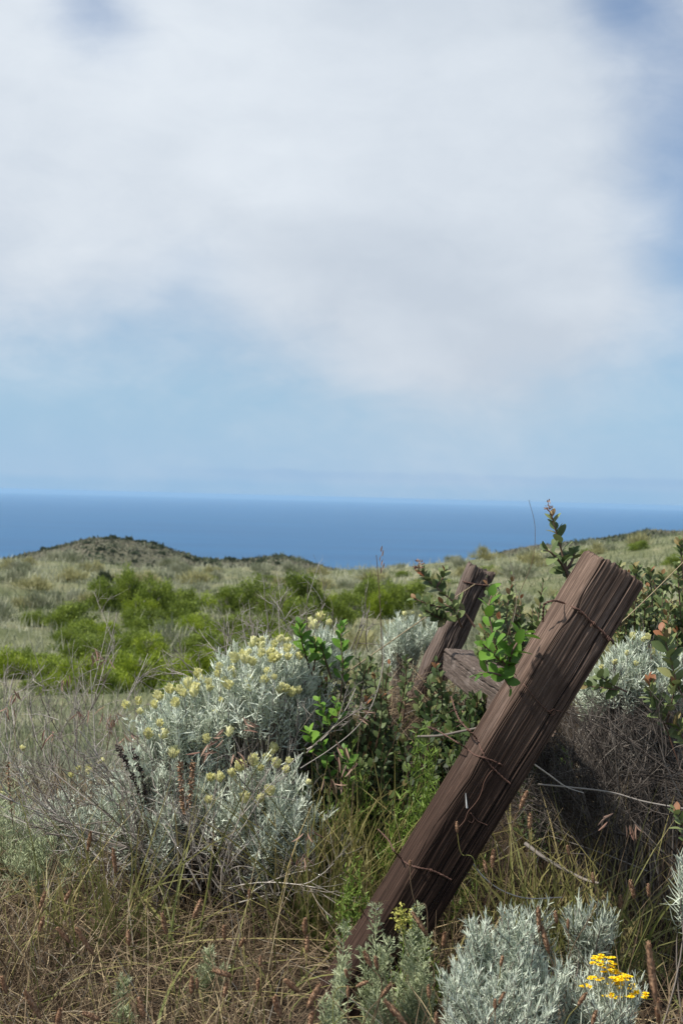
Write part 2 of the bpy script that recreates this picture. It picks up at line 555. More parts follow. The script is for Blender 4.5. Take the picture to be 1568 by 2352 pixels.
# ------------------------------------------------------------------ timber
def mat_wood(name, light, dark, stain, z_lo, z_hi, marks=()):
    m, t = new_mat(name)
    out = t.n('ShaderNodeOutputMaterial')
    p = t.n('ShaderNodeBsdfPrincipled')
    t.l(p.outputs[0], out.inputs[0])
    p.inputs['Roughness'].default_value = .85
    p.inputs['Specular IOR Level'].default_value = .15
    oc = t.n('ShaderNodeTexCoord').outputs['Object']
    sep = t.n('ShaderNodeSeparateXYZ')
    t.l(oc, sep.inputs[0])
    g1 = t.noise(t.mapping(oc, (110, 110, 2.2)), 1, 4, .6, .2)
    g2 = t.noise(t.mapping(oc, (300, 300, 9)), 1, 3, .6)
    g3 = t.noise(t.mapping(oc, (14, 14, 3)), 1, 4, .6)
    base = t.ramp(g1, [(.28, dark), (.5, tuple((a + b) / 2 for a, b in zip(light, dark))), (.72, light)])
    base = t.mix(t.smooth(g2, .52, .75), base, tuple(min(1, c * 1.7) for c in light))
    base = t.mix(t.m('MULTIPLY', t.smooth(g3, .5, .72), .55), base, dark)
    # damp, dirt-stained foot of the timber: weathering fades upwards along the grain
    hgt = t.m('ADD', sep.outputs[2], t.m('MULTIPLY', t.m('SUBTRACT', g3, .5), .5))
    wet = t.m('SUBTRACT', 1.0, t.smooth(hgt, z_lo, z_hi))
    base = t.mix(t.m('MULTIPLY', wet, .8), base, stain, 'MULTIPLY')
    worn = t.m('MULTIPLY', t.smooth(t.noise(t.mapping(oc, (22, 22, 4)), 1, 5, .7), .52, .68), t.smooth(hgt, z_lo, z_hi + .2))
    base = t.mix(t.m('MULTIPLY', worn, .5), base, tuple(min(1, c * 1.5 + .03) for c in (light[0], light[1] * 1.05, light[2] * 1.1)))
    dep = attr(t, 'rnd')
    base = t.mix(t.m('MULTIPLY', dep, .8), base, (.012, .009, .008))
    t.l(base, p.inputs['Base Color'])
    b = t.n('ShaderNodeBump')
    b.inputs['Strength'].default_value = .5
    b.inputs['Distance'].default_value = .003
    t.l(t.m('ADD', g1, t.m('MULTIPLY', g2, .5)), b.inputs['Height'])
    t.l(b.outputs[0], p.inputs['Normal'])
    return m


def timber(name, top, bot, w, dpt, phi, mat, rad=.016, nper=420, nlen=240, ncrack=34, seed=1, rag=.008, deep=.006, gnaw=0.0, front=None):
    """squared weathered timber from bot to top; local z runs along it, phi turns it about its axis"""
    rg = np.random.default_rng(seed)
    top, bot = A(top), A(bot)
    L = float(np.linalg.norm(top - bot))
    ax = unit(top - bot)
    back = A([0, 1.0, 0]) if front is None else A(front)
    xa = unit(np.cross(back, ax))
    ya = np.cross(ax, xa)
    # rounded-rectangle outline
    per = []
    hw, hd = w / 2, dpt / 2
    segs = [((-hw + rad, -hd), (hw - rad, -hd)), ((hw, -hd + rad), (hw, hd - rad)), ((hw - rad, hd), (-hw + rad, hd)), ((-hw, hd - rad), (-hw, -hd + rad))]
    cors = [(hw - rad, -hd + rad, -90), (hw - rad, hd - rad, 0), (-hw + rad, hd - rad, 90), (-hw + rad, -hd + rad, 180)]
    for (a, b), (cx, cy, a0) in zip(segs, cors):
        for f in np.linspace(0, 1, 40, endpoint=False):
            per.append((a[0] + (b[0] - a[0]) * f, a[1] + (b[1] - a[1]) * f))
        for f in np.linspace(0, 90, 14, endpoint=False):
            per.append((cx + rad * math.cos(R(a0 + f)), cy + rad * math.sin(R(a0 + f))))
    per = A(per + [per[0]])
    sl_ = np.concatenate([[0], np.cumsum(np.hypot(*np.diff(per, axis=0).T))])
    PL = sl_[-1]
    s = np.arange(nper) / nper * PL
    ox, oy = np.interp(s, sl_, per[:, 0]), np.interp(s, sl_, per[:, 1])
    tx, ty = np.gradient(ox), np.gradient(oy)
    tl = np.hypot(tx, ty)
    nx, ny = ty / tl, -tx / tl
    zz = np.linspace(0, L, nlen)
    D = np.zeros((nlen, nper))
    knots = [(rg.uniform(0, PL), rg.uniform(.15, .95) * L) for _ in range(9)]
    for k in range(ncrack):
        c = rg.uniform(0, PL)
        wd = rg.uniform(.0006, .0014) if rg.random() < .8 else rg.uniform(.0014, .0024)
        de = rg.uniform(.25, 1) * deep
        a, b = sorted(rg.uniform(-.3, 1.3, 2) * L)
        a, b = (a, b) if b - a > .4 * L else (-.2 * L, L * 1.2)
        cc = c + .006 * np.sin(zz / L * rg.uniform(2, 5) + rg.uniform(0, 6)) + .0012 * np.sin(zz * rg.uniform(20, 50) + rg.uniform(0, 6))
        for sk, zk in knots:
            q = (c - sk + PL / 2) % PL - PL / 2
            cc = cc + np.sign(q) * .012 * np.exp(-((zz - zk) / .035) ** 2) * math.exp(-abs(q) / .018)
        dd = np.abs((s[None] - cc[:, None] + PL / 2) % PL - PL / 2)
        env = np.clip((zz - a) / .15, 0, 1) * np.clip((b - zz) / .15, 0, 1)
        D = np.maximum(D, np.exp(-(dd / wd) ** 2) * de * env[:, None])
    S2, Z2 = np.meshgrid(s, zz)
    fine = vnoise(S2 * 520, Z2 * 6, seed) * .0009 + vnoise(S2 * 160, Z2 * 2.5, seed + 1) * .0014 + vnoise(S2 * 30, Z2 * 2, seed + 2) * .0016
    if gnaw:
        fine = fine + vnoise(S2 * 30, Z2 * 8, seed + 3) * gnaw + vnoise(S2 * 80, Z2 * 14, seed + 4) * gnaw * .6
    disp = fine - D
    PX = ox[None] + nx[None] * disp
    PY = oy[None] + ny[None] * disp
    endoff = vnoise(s * 160, s * 0, seed + 5) * rag + vnoise(s * 30, s * 0, seed + 6) * rag - D[-1] * 1.2
    k = np.clip((Z2 - L + .06) / .06, 0, 1) ** 2
    PZ = Z2 + k * endoff[None]
    # edge of the end is worn round
    kk = np.clip((Z2 - L + .01) / .01, 0, 1) ** 2
    PX, PY = PX * (1 - .05 * kk), PY * (1 - .05 * kk)
    cphi, sphi = math.cos(phi), math.sin(phi)
    V = np.stack([PX * cphi - PY * sphi, PX * sphi + PY * cphi, PZ], -1)
    G = Geo()
    g = np.arange(nlen * nper).reshape(nlen, nper)
    gj = np.roll(g, -1, 1)
    G.add(V, np.stack([g[:-1], gj[:-1], gj[1:], g[1:]], -1), (D / deep).ravel(), 0)
    # end grain: concentric rings down to the centre
    ring = V[-1]
    caps = [ring]
    cen = ring.mean(0)
    for f in (.75, .5, .25, .02):
        rr = cen + (ring - cen) * f
        rr[:, 2] = cen[2] + (ring[:, 2] - cen[2]) * f - .003 + rg.uniform(-.0015, .0015, nper)
        caps.append(rr)
    CV = np.array(caps)
    gc = np.arange(CV.shape[0] * nper).reshape(-1, nper)
    gcj = np.roll(gc, -1, 1)
    G.add(CV, np.stack([gc[:-1], gcj[:-1], gcj[1:], gc[1:]], -1), .25, 1)
    o = G.build(name, mat)
    Mx = Matrix(((xa[0], ya[0], ax[0], bot[0]), (xa[1], ya[1], ax[1], bot[1]), (xa[2], ya[2], ax[2], bot[2]), (0, 0, 0, 1)))
    o.matrix_world = Mx
    Vw = V @ np.array([xa, ya, ax]) + bot
    return o, Vw, np.stack([g[:-1], gj[:-1], gj[1:], g[1:]], -1).reshape(-1, 4)


PD = 3.6
M_post = mat_wood('post_wood', (.185, .128, .098), (.043, .026, .019), (.14, .088, .068), .65, 1.3)
p_top, p_bot = at(1409, 1303, PD), at(1409 - .521 / .8535 * 1110, 1303 + 1110, PD)
post, pv, pq = timber('fence_post', p_top, p_bot, .141, .15, R(9), M_post, seed=4, rad=.02, ncrack=62, deep=.0045, nper=760, nlen=220)
tag(post, 'thick dark weathered fence post leaning right, wrapped with rusty wire', 'fence post')
POST_BVH = BVHTree.FromPolygons([Vector(v) for v in pv.reshape(-1, 3)], [tuple(int(i) for i in q) for q in pq])

M_post2 = mat_wood('rear_post_wood', (.155, .118, .098), (.04, .027, .022), (.6, .52, .48), .2, .9)
q_top, q_bot = at(1103, 1310, 6.0), at(1103 - .455 * 570, 1310 + 570, 6.0)
post2, pv2, pq2 = timber('fence_post', q_top, q_bot, .105, .12, R(12), M_post2, seed=9, rad=.02, ncrack=26, rag=.02, deep=.012, gnaw=.012, nper=260, nlen=160)
tag(post2, 'thinner split fence post behind, leaning right beside the grey bush, its top under thin wire', 'fence post')
POST2_BVH = BVHTree.FromPolygons([Vector(v) for v in pv2.reshape(-1, 3)], [tuple(int(i) for i in q) for q in pq2])
M_rail = mat_wood('rail_wood', (.145, .112, .092), (.04, .028, .022), (.8, .75, .72), -.5, .2)
r_near, r_far = at(1225, 1640, 3.74), at(1052, 1522, 5.75)
rail, _, _ = timber('fence_rail', r_far, r_near, .125, .11, R(4), M_rail, seed=15, rad=.012, ncrack=24, rag=.012, deep=.008, nper=260, nlen=180, front=(0.0, 0.0, -1.0))
tag(rail, 'weathered grey brace timber running back from the near post to the rear post', 'fence rail')


def hit(px, py, off=.003, bvh=None, default=PD - .07):
    d = Vector(ray(px, py))
    h = (bvh or POST_BVH).ray_cast(Vector(CAM), d.normalized())
    if h[0] is None:
        return at(px, py, default)
    return A(h[0]) - A(d.normalized()) * off


def wire(name, label, pts, rad=.0016, twist=True, barbs=(), group='rusty wires on the old fence', n=90, pitch_=.022, cat='wire'):
    rad *= .85
    P = smooth_path(pts, n)
    loc = P[0]
    G = Geo()
    T = unit(np.gradient(P, axis=0))
    B = unit(np.cross(T, A([.2, -1, .3])))
    C = np.cross(T, B)
    arc = np.concatenate([[0], np.cumsum(np.linalg.norm(np.diff(P, axis=0), axis=1))])
    if twist:
        for ph in (0, math.pi):
            a = arc / pitch_ * 2 * math.pi + ph
            Q = P + (B * np.cos(a)[:, None] + C * np.sin(a)[:, None]) * rad * .95
            G.tubes(Q[None], np.full((1, n), rad), A([rng.random()]), 6)
    else:
        G.tubes(P[None], np.full((1, n), rad), A([rng.random()]), 6)
    o = tag(G.build(name, M_rust, origin=loc), label, cat, group)
    for f in barbs:
        i = int(f * (n - 1))
        g = Geo()
        a = np.linspace(0, 4 * math.pi, 26)
        hel = P[i] + (B[i] * np.cos(a)[:, None] + C[i] * np.sin(a)[:, None]) * rad * 2.3 + T[i] * np.linspace(-.004, .004, 26)[:, None]
        d1, d2 = unit(rng.normal(size=3)), unit(rng.normal(size=3))
        hel = np.vstack([hel[0] + d1 * .014, hel, hel[-1] + d2 * .014])
        g.tubes(hel[None], np.full((1, len(hel)), rad * .8), A([rng.random()]), 5)
        g.build('barb', M_rust, o)
    return o


def onpost(l, off=.0035):
    return [hit(*p, off=off) if len(p) == 2 else at(*p) for p in l]


wire('wire', 'twisted rusty wire wound round the top of the leaning post',
     onpost([(1246, 1428, 3.55), (1247, 1404, 3.53), (1251, 1387, 3.52), (1272, 1380, 3.51)] ) + onpost([(1296, 1386), (1318, 1396), (1334, 1405), (1352, 1423), (1370, 1440), (1384, 1452), (1394, 1464)], .006)
     + [at(1404, 1472, 3.53), at(1408, 1478, 3.6), at(1398, 1462, 3.69), at(1330, 1420, 3.71)], rad=.0021, barbs=(.55, .72))
wire('wire', 'thin wire slanting from the green leaves across the leaning post to a hooked end',
     onpost([(1168, 1538), (1186, 1552), (1205, 1575), (1230, 1606), (1252, 1628), (1263, 1634), (1272, 1629), (1273, 1640), (1264, 1645)]), rad=.0013, twist=False, n=70)
wire('wire', 'thin loose wire end sticking out past the right edge of the leaning post',
     [hit(1276, 1632), hit(1286, 1634), at(1298, 1634, 3.56), at(1307, 1643, 3.58)], rad=.0014, twist=False, n=30)
wire('wire', 'wire from the left weeds crossing the middle of the leaning post front',
     [at(1036, 1600, 3.7), at(1045, 1630, 3.65), at(1056, 1655, 3.6), at(1078, 1680, 3.56)] + onpost([(1096, 1700), (1106, 1724), (1124, 1756), (1142, 1775), (1158, 1790), (1172, 1801)]), rad=.0016, twist=True, n=110, barbs=(.12, .25, .33))
wire('wire', 'reddish wire from a curled knot in the weeds joining the crossing wire on the post',
     [at(982, 1670, 3.75), at(1000, 1676, 3.72), at(1024, 1690, 3.65), at(1050, 1706, 3.58)] + onpost([(1074, 1722), (1090, 1734), (1108, 1740), (1126, 1746), (1140, 1752)]), rad=.0015, twist=True, n=90, barbs=(.05, .12))
wire('wire', 'fine bent wire hanging down the shaded lower front of the leaning post',
     onpost([(1138, 1762), (1124, 1776), (1112, 1796), (1106, 1818), (1098, 1836), (1086, 1852), (1074, 1866), (1066, 1886), (1050, 1904)]), rad=.0011, twist=False, n=60)
wire('wire', 'small rusty hook of wire low on the front of the leaning post',
     onpost([(1074, 1886), (1083, 1890), (1088, 1882), (1082, 1870)]) + [hit(1082, 1870, .006)] + onpost([(1096, 1886), (1112, 1893), (1118, 1896)]), rad=.0015, twist=False, n=60)
wire('wire', 'rusty wire wound round the lower post just above the brown seed head',
     [at(868, 1905, 3.7), at(893, 1932, 3.6), at(905, 1956, 3.54)] + onpost([(922, 1974), (938, 1986), (962, 1994), (990, 2000), (1014, 2010), (1036, 2022)]), rad=.0016, twist=True, n=90, barbs=(.75,))
wire('wire', 'pale curved wire loop near the buried foot of the leaning post',
     [at(826, 2084, 3.56)] + onpost([(836, 2100), (842, 2108), (852, 2115), (868, 2120), (880, 2124)]), rad=.0014, twist=False, n=50)
h2 = lambda px, py: hit(px, py, .005, POST2_BVH, 5.92)
wire('wire', 'thin wire wound round the top of the rear post',
     [at(1062, 1334, 5.95), h2(1072, 1338), h2(1090, 1342), h2(1108, 1344), at(1130, 1343, 5.93), at(1150, 1340, 6.0)], rad=.0024, twist=True, n=60)
# staples driven into the near post
for (px, py) in ((1333, 1407), (1389, 1457), (1262, 1636), (1098, 1702), (1150, 1756), (1016, 2011)):
    a = [hit(px - 5, py + 1, -.004), hit(px - 4, py - 2, .006), hit(px + 2, py + 2, .006), hit(px + 4, py + 5, -.004)]
    g = Geo()
    P = smooth_path(a, 12)
    g.tubes(P[None], np.full((1, 12), .0019), A([.6]), 6)
    st = g.build('staple', M_rust)
    st.parent = post
    st.matrix_parent_inverse = post.matrix_world.inverted()


M_white = leafmat('chalky_white', [(0, (.6, .6, .57)), (1, (.75, .75, .72))], rough=.8, transl=0)
for pts, r0 in (([(1069, 1822), (1070, 1834), (1071, 1846), (1072, 1856)], .0028), ([(866, 2090), (870, 2087)], .0035)):
    P = smooth_path([hit(*q, .001) for q in pts], 12)
    g = Geo()
    g.tubes(P[None], (np.linspace(.25, 1, 12) * r0)[None], A([.5]), 6)
    dr_ = g.build('bird_dropping', M_white)
    dr_.parent = post
    dr_.matrix_parent_inverse = post.matrix_world.inverted()

# ------------------------------------------------------------------ plants: generators
def gpt(px, d, dy=0.0):
    x = (px - 784) / F * d
    return A([x, d, float(gz(x, d)) + dy])


def bez(b, c, e, s):
    t = np.linspace(0, 1, s)[None, :, None]
    return b[:, None] * (1 - t) ** 2 + 2 * c[:, None] * t * (1 - t) + e[:, None] * t * t


def silver_stems(GL, GS, base, tips, nleaf=46, frac=.16, ll=.027, lw=.0032, tone=0.0, ed=None):
    """stems rising from base to tips, densely leafy over the last `frac` metres"""
    N = len(tips)
    d = tips - base
    ln = np.linalg.norm(d, axis=1)
    c = base + d * A([.62, .62, .42]) + rng.normal(0, .012, d.shape)
    if ed is not None:
        c = tips - ed * np.minimum(.55 * ln, .2)[:, None]
    P = bez(base, c, tips, 9)
    GS.tubes(P, np.linspace(.0028, .001, 9)[None] * np.ones((N, 1)), rng.random(N) * .6, 4)
    f = np.clip(frac / ln, .05, .8)
    t = 1 - f[:, None] * (1 - np.linspace(0, 1, nleaf)[None]) ** .9 + 0 * d[:, :1]
    t = np.clip(t + rng.normal(0, .006, t.shape), 0, 1)[..., None]
    pos = base[:, None] * (1 - t) ** 2 + 2 * c[:, None] * t * (1 - t) + tips[:, None] * t * t
    tan = unit((c - base)[:, None] * (1 - t) + (tips - c)[:, None] * t)
    up_ = unit(tan * .55 + A([0, 0, .6]))
    ang = np.arange(nleaf)[None] * 2.4 + rng.uniform(0, 6.28, (N, 1)) + rng.normal(0, .3, (N, nleaf))
    e1 = unit(np.cross(up_, A([.3, .2, .1]) + 0 * up_))
    e2 = np.cross(up_, e1)
    rad = e1 * np.cos(ang)[..., None] + e2 * np.sin(ang)[..., None]
    k = np.linspace(0, 1, nleaf)[None, :, None]
    D = unit(up_ * (.2 + 1.0 * k ** 3) + rad * (1 - .62 * k ** 4) + rng.normal(0, .3, rad.shape))
    L = ll * (1 - .45 * k[..., 0] ** 3) * rng.uniform(.65, 1.25, (N, nleaf))
    B = up_ * (.15 + .5 * rng.random((N, nleaf, 1))) - rad * .15 + rng.normal(0, .38, rad.shape)
    fl = lambda q: q.reshape(-1, 3)
    LP = arcs(fl(pos), fl(D), L.ravel(), fl(B), 4)
    W = np.array([.75, 1, .85, .3])[None] * lw * rng.uniform(.8, 1.2, (LP.shape[0], 1))
    side = unit(np.cross(fl(D), fl(up_) + rng.normal(0, .5, (len(LP), 3))))
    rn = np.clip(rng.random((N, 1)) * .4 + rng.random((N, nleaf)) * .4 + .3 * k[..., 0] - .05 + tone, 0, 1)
    GL.ribbons(LP, W, side, rn.ravel())


def twig_tree(G, p, d, L, r, lvl, spread=.45, nb=3, grav=0.0, up_pull=.15, s=6, wob=.1):
    """recursive bare branching"""
    stack = [(A(p, float), unit(A(d, float)), L, r, lvl)]
    lines, rads = [], []
    while stack:
        p, d, L, r, lvl = stack.pop()
        b = rng.normal(0, wob * 2, 3) + A([0, 0, up_pull - grav])
        t = np.linspace(0, 1, s)[:, None]
        P = p + (d * t + b * t * t) * L + rng.normal(0, .006 * L, (s, 3)) * t
        lines.append(P)
        rads.append(np.linspace(r, r * (.55 if lvl else .3), s))
        if lvl:
            for _ in range(rng.integers(nb - 1, nb + 2)):
                f = rng.uniform(.35, 1)
                i = min(s - 1, int(f * (s - 1)))
                td = unit(P[min(i + 1, s - 1)] - P[max(i - 1, 0)])
                nd = unit(td + rng.normal(0, spread, 3))
                stack.append((P[i], nd, L * rng.uniform(.45, .75), r * .62, lvl - 1))
    G.tubes(np.array(lines), np.array(rads), rng.random(len(lines)), 4)


def bud_mesh():
    """a pale flower head: a tight knob of small upright buds, about 2 cm"""
    g = Geo()
    n = 34
    D = rdir(n, .05, 1)
    P = D * A([.0045, .0045, .004])
    g.leaves(P, unit(D * A([.75, .75, 1]) + A([0, 0, .45])), unit(-D + A([0, 0, .6]) + rng.normal(0, .2, (n, 3))), rng.uniform(.008, .013, n), rng.uniform(.005, .0075, n), rng.random(n), cup=.5, curl=-.1)
    n = 12
    D = rdir(n, -.4, .25)
    g.leaves(D * .003 - A([0, 0, .002]), unit(D + A([0, 0, .9])), -D, rng.uniform(.009, .014, n), rng.uniform(.004, .006, n), rng.random(n) * .3, cup=.5, curl=-.1)
    return g


BUDS = []
for i in range(7):
    o = bud_mesh().build('flower_head', M_flower)
    BUDS.append(o.data)
    bpy.data.objects.remove(o)


def inst(name, data, loc, parent=None, rot=(0, 0, 0), sc=1.0):
    o = bpy.data.objects.new(name, data)
    COL.objects.link(o)
    if parent is not None:
        o.parent = parent
        loc = A(loc) - A(parent.location)
    o.location = loc
    o.rotation_euler = rot
    o.scale = (sc,) * 3 if np.isscalar(sc) else sc
    return o


def lobe_tips(lobes, zlo=-.15):
    out = []
    for (px, py, d, rx, rz, ry, n) in lobes:
        c = at(px, py, d)
        k = d / F
        u = rdir(n, zlo, 1)
        sd = int(rng.integers(1000))           # uneven outline: some sides grow out, some stay short
        lump = vnoise(u[:, 0] * 1.9 + 9, u[:, 1] * 1.9 + u[:, 2] * 2.3 + 9, sd) + .5
        u = u * (rng.uniform(.4, 1, (n, 1)) ** .5) * (.72 + .5 * lump[:, None])
        out.append((c, c + u * A([rx * k, ry, rz * k])))
    return out


def lobe_front(lobes, px, py):
    o, dr = CAM, ray(px, py)
    best = None
    for (cx, cy, d, rx, rz, ry, n) in lobes:
        k = d / F
        sc = A([rx * k, ry, rz * k]) * 1.0
        oo, dd = (o - at(cx, cy, d)) / sc, dr / sc
        a, b, c = dd @ dd, oo @ dd, oo @ oo - 1
        disc = b * b - a * c
        if disc > 0:
            t = (-b - math.sqrt(disc)) / a
            best = t if best is None else min(best, t)
    if best is None:
        q = min(lobes, key=lambda l: (l[0] - px) ** 2 + (l[1] - py) ** 2)
        best = q[2]
    return best


def silver_shrub(label, lobes, root, flowers=(), nleaf=46, frac=.15, ll=.027, lw=.0032, tone=0., name='silver_shrub', dry=0, fsc=1.0, group=None, rootspread=.1):
    th = thing(name, label, 'shrub', root, group)
    GL, GS = Geo(), Geo()
    for c, tips in lobe_tips(lobes):
        base = A(root) * .55 + A([c[0], c[1], root[2]]) * .45
        b = base + rng.normal(0, 1, tips.shape) * A([rootspread, rootspread, .01])
        b[:, :2] = b[:, :2] * .6 + tips[:, :2] * .4
        ed = unit(A([0, 0, .8]) + .75 * unit(tips - c) + rng.normal(0, .22, tips.shape))
        silver_stems(GL, GS, b, tips, nleaf, frac, ll, lw, tone, ed)
    fl = []
    if len(flowers):
        ft = np.array([at(px, py + 5, lobe_front(lobes, px, py) + rng.uniform(-.02, .05)) for px, py in flowers])
        b = A(root) + rng.normal(0, .08, ft.shape) * A([1, 1, 0])
        b[:, :2] = b[:, :2] * .45 + ft[:, :2] * .55
        silver_stems(GL, GS, b, ft, int(nleaf * .8), frac * .9, ll * .8, lw, tone + .05)
        fl = list(ft)
    GL.build('foliage', M_silver, th)
    GS.build('stems', M_twig, th)
    if dry:
        g = Geo()
        gs = Geo()
        for c, tips in lobe_tips([(l[0], l[1] + l[4] * .75, l[2], l[3] * .85, l[4] * .6, l[5] * .8, int(dry * l[6])) for l in lobes], -.6):
            b = A(root) + rng.normal(0, .1, tips.shape) * A([1, 1, 0])
            b[:, :2] = b[:, :2] * .5 + tips[:, :2] * .5
            tips[:, 2] = np.maximum(tips[:, 2], root[2] + .05)
            silver_stems(g, gs, b, tips, 26, .2, ll * .9, lw * .8, -.1)
        dl = g.build('withered_leaves', M_silver_dry, th)
        gs.build('dead_stems', M_twig, th)
    for p in fl:
        for k in range(1):
            inst('flower_head', BUDS[rng.integers(7)], p, th, tuple(rng.normal(0, .25, 2)) + (rng.uniform(0, 6),), fsc * rng.uniform(.65, 1.35) * A([1, 1, 1.3]))
    return th


def c5(l): return [(439 + x * .24, 1348.5 + y * .24) for x, y in l]
def c4(l): return [(188 + x * .24, 1505 + y * .24) for x, y in l]
def c3(l): return [(x * .5, 1693.5 + y * .5) for x, y in l]
def c3r(l): return [(784 + x * .5, 1693.5 + y * .5) for x, y in l]


FL = c5([(25, 975), (30, 1020), (85, 875), (60, 830), (165, 965), (180, 900), (255, 830), (270, 765), (320, 915), (365, 945), (375, 795), (405, 840),
         (435, 680), (495, 640), (540, 620), (515, 700), (590, 720), (580, 540), (655, 560), (670, 510), (665, 640), (555, 885), (570, 970), (695, 900),
         (720, 805), (750, 640), (785, 690), (810, 680), (800, 550), (840, 500), (905, 525), (930, 590), (925, 670), (1020, 590), (1065, 490),
         (1025, 665), (1140, 640), (1225, 640), (1165, 330), (1140, 370), (1185, 370), (1230, 290), (1315, 340), (900, 975), (850, 985),
         (965, 1020), (1030, 990), (800, 860), (220, 1200), (295, 1075), (360, 1395), (150, 1460), (1020, 380), (1180, 515)]) \
    + c4([(430, 480), (545, 440), (550, 540), (705, 475), (740, 400), (845, 335), (945, 330), (1020, 290), (1075, 340), (980, 370), (910, 460),
          (635, 765), (765, 770), (740, 655), (1505, 1075), (1430, 1130), (1235, 1180), (1315, 1185), (1450, 1170), (1220, 1385), (870, 945), (185, 1015), (80, 1090)]) \
    + c3([(1255, 60), (1225, 95), (1270, 125), (1325, 110), (1310, 150), (1195, 140), (1160, 115), (1065, 165), (1390, 65), (1475, 105), (1415, 205),
          (1190, 285), (1125, 285), (1245, 250), (965, 185), (1010, 190), (955, 290)])
BIG = [(600, 1608, 4.50, 160, 140, .22, 150), (440, 1672, 4.45, 135, 105, .2, 105), (735, 1515, 4.75, 78, 85, .14, 56), (690, 1620, 4.55, 70, 110, .14, 46),
       (610, 1865, 4.22, 138, 135, .16, 95), (350, 1790, 4.40, 85, 110, .14, 60), (385, 1880, 4.30, 60, 75, .10, 36), (460, 1810, 4.34, 80, 90, .1, 40), (285, 1865, 4.45, 85, 80, .12, 52), (640, 1935, 4.15, 95, 70, .1, 56)]
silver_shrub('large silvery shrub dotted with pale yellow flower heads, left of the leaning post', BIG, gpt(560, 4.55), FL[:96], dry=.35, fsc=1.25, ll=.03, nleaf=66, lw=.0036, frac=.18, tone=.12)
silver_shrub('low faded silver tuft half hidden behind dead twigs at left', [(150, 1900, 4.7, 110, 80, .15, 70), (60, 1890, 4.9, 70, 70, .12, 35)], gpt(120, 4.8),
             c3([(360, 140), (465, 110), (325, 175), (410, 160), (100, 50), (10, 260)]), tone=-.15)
silver_shrub('compact silvery bush just left of the rear post', [(925, 1475, 6.35, 68, 72, .16, 75), (985, 1470, 6.4, 30, 58, .09, 22)], gpt(930, 6.4),
             [(928, 1408), (947, 1405), (964, 1412)], fsc=.8, nleaf=60)
silver_shrub('silver bush with a few yellow heads right of the leaning post', [(1440, 1570, 4.5, 95, 90, .16, 95), (1535, 1585, 4.5, 50, 95, .12, 55), (1370, 1600, 4.55, 50, 75, .1, 36), (1460, 1505, 4.5, 40, 55, .07, 22)], gpt(1450, 4.7),
             [(1452, 1463), (1462, 1522), (1476, 1468), (1382, 1530), (1440, 1500), (1490, 1463), (1505, 1500), (1545, 1520), (1410, 1520)], dry=1.0, nleaf=60)
silver_shrub('bright silver shrub with finger-like shoots in the right foreground', [(1140, 2235, 3.0, 118, 100, .1, 58), (1095, 2150, 3.02, 38, 66, .05, 12), (1180, 2130, 3.0, 55, 55, .06, 17), (1150, 2320, 2.9, 160, 90, .1, 50), (1060, 2270, 2.95, 70, 75, .07, 24), (1255, 2250, 2.98, 70, 80, .07, 26)], gpt(1145, 3.0),
             nleaf=125, ll=.0205, lw=.0023, tone=-.05, frac=.2)
yar = silver_shrub('silver plant with clusters of golden yellow blooms at lower right', [(1400, 2300, 2.95, 85, 85, .09, 44), (1315, 2290, 3.0, 45, 75, .06, 20), (1370, 2230, 3.05, 30, 40, .05, 8)], gpt(1390, 3.0),
                   nleaf=105, ll=.019, lw=.0022, tone=.0, frac=.2)
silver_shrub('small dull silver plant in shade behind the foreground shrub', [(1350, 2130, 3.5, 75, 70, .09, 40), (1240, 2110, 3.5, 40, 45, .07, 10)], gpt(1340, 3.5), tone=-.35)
silver_shrub('sparse silver sprig cut by the right frame edge', [(1566, 2010, 3.3, 12, 40, .03, 4)], gpt(1575, 3.3), tone=-.1)


def gold_head(g, p, n, s=.016):
    """flat-topped cluster of small golden daisies"""
    for k in range(n):
        c = p + A([*rng.normal(0, s * .55, 2), rng.normal(0, .002)])
        m = 8
        a = np.arange(m) * 2 * math.pi / m + rng.random()
        D = np.stack([np.cos(a), np.sin(a), np.full(m, .25)], -1)
        g.leaves(c + D * .0015, unit(D), np.tile(A([0, 0, 1.0]), (m, 1)), np.full(m, .0062), np.full(m, .0042), rng.random(m), cup=.1, curl=.1)
        D2 = rdir(10, .2, 1)
        g.leaves(np.tile(c, (10, 1)), D2, np.roll(D2, 1, 0), np.full(10, .0036), np.full(10, .003), np.zeros(10), cup=.3)


gs_ = Geo()
for px, py in c3r([(1200, 1015), (1230, 1045), (1250, 1080), (1280, 1115), (1255, 1130), (1300, 1105), (1295, 1155), (1340, 1155), (1345, 1185), (1235, 1195), (1170, 1115), (1115, 1150), (1190, 1045)]):
    p = at(px, py, 2.95 + rng.uniform(-.05, .05))
    g = Geo()
    gold_head(g, p, int(rng.integers(6, 10)), .017)
    g.build('flower_head', M_gold, yar)
    P = arcs(p[None] - A([0, 0, .16]) + rng.normal(0, .008, (1, 3)), A([[0, 0, 1.0]]), A([.16]), rng.normal(0, .04, (1, 3)) * A([1, 1, 0]), 5)
    P[:, -1] = p
    gs_.tubes(P, np.full((1, 5), .0014), A([.7]), 5)
gs_.build('flower_stalks', M_silver, yar)


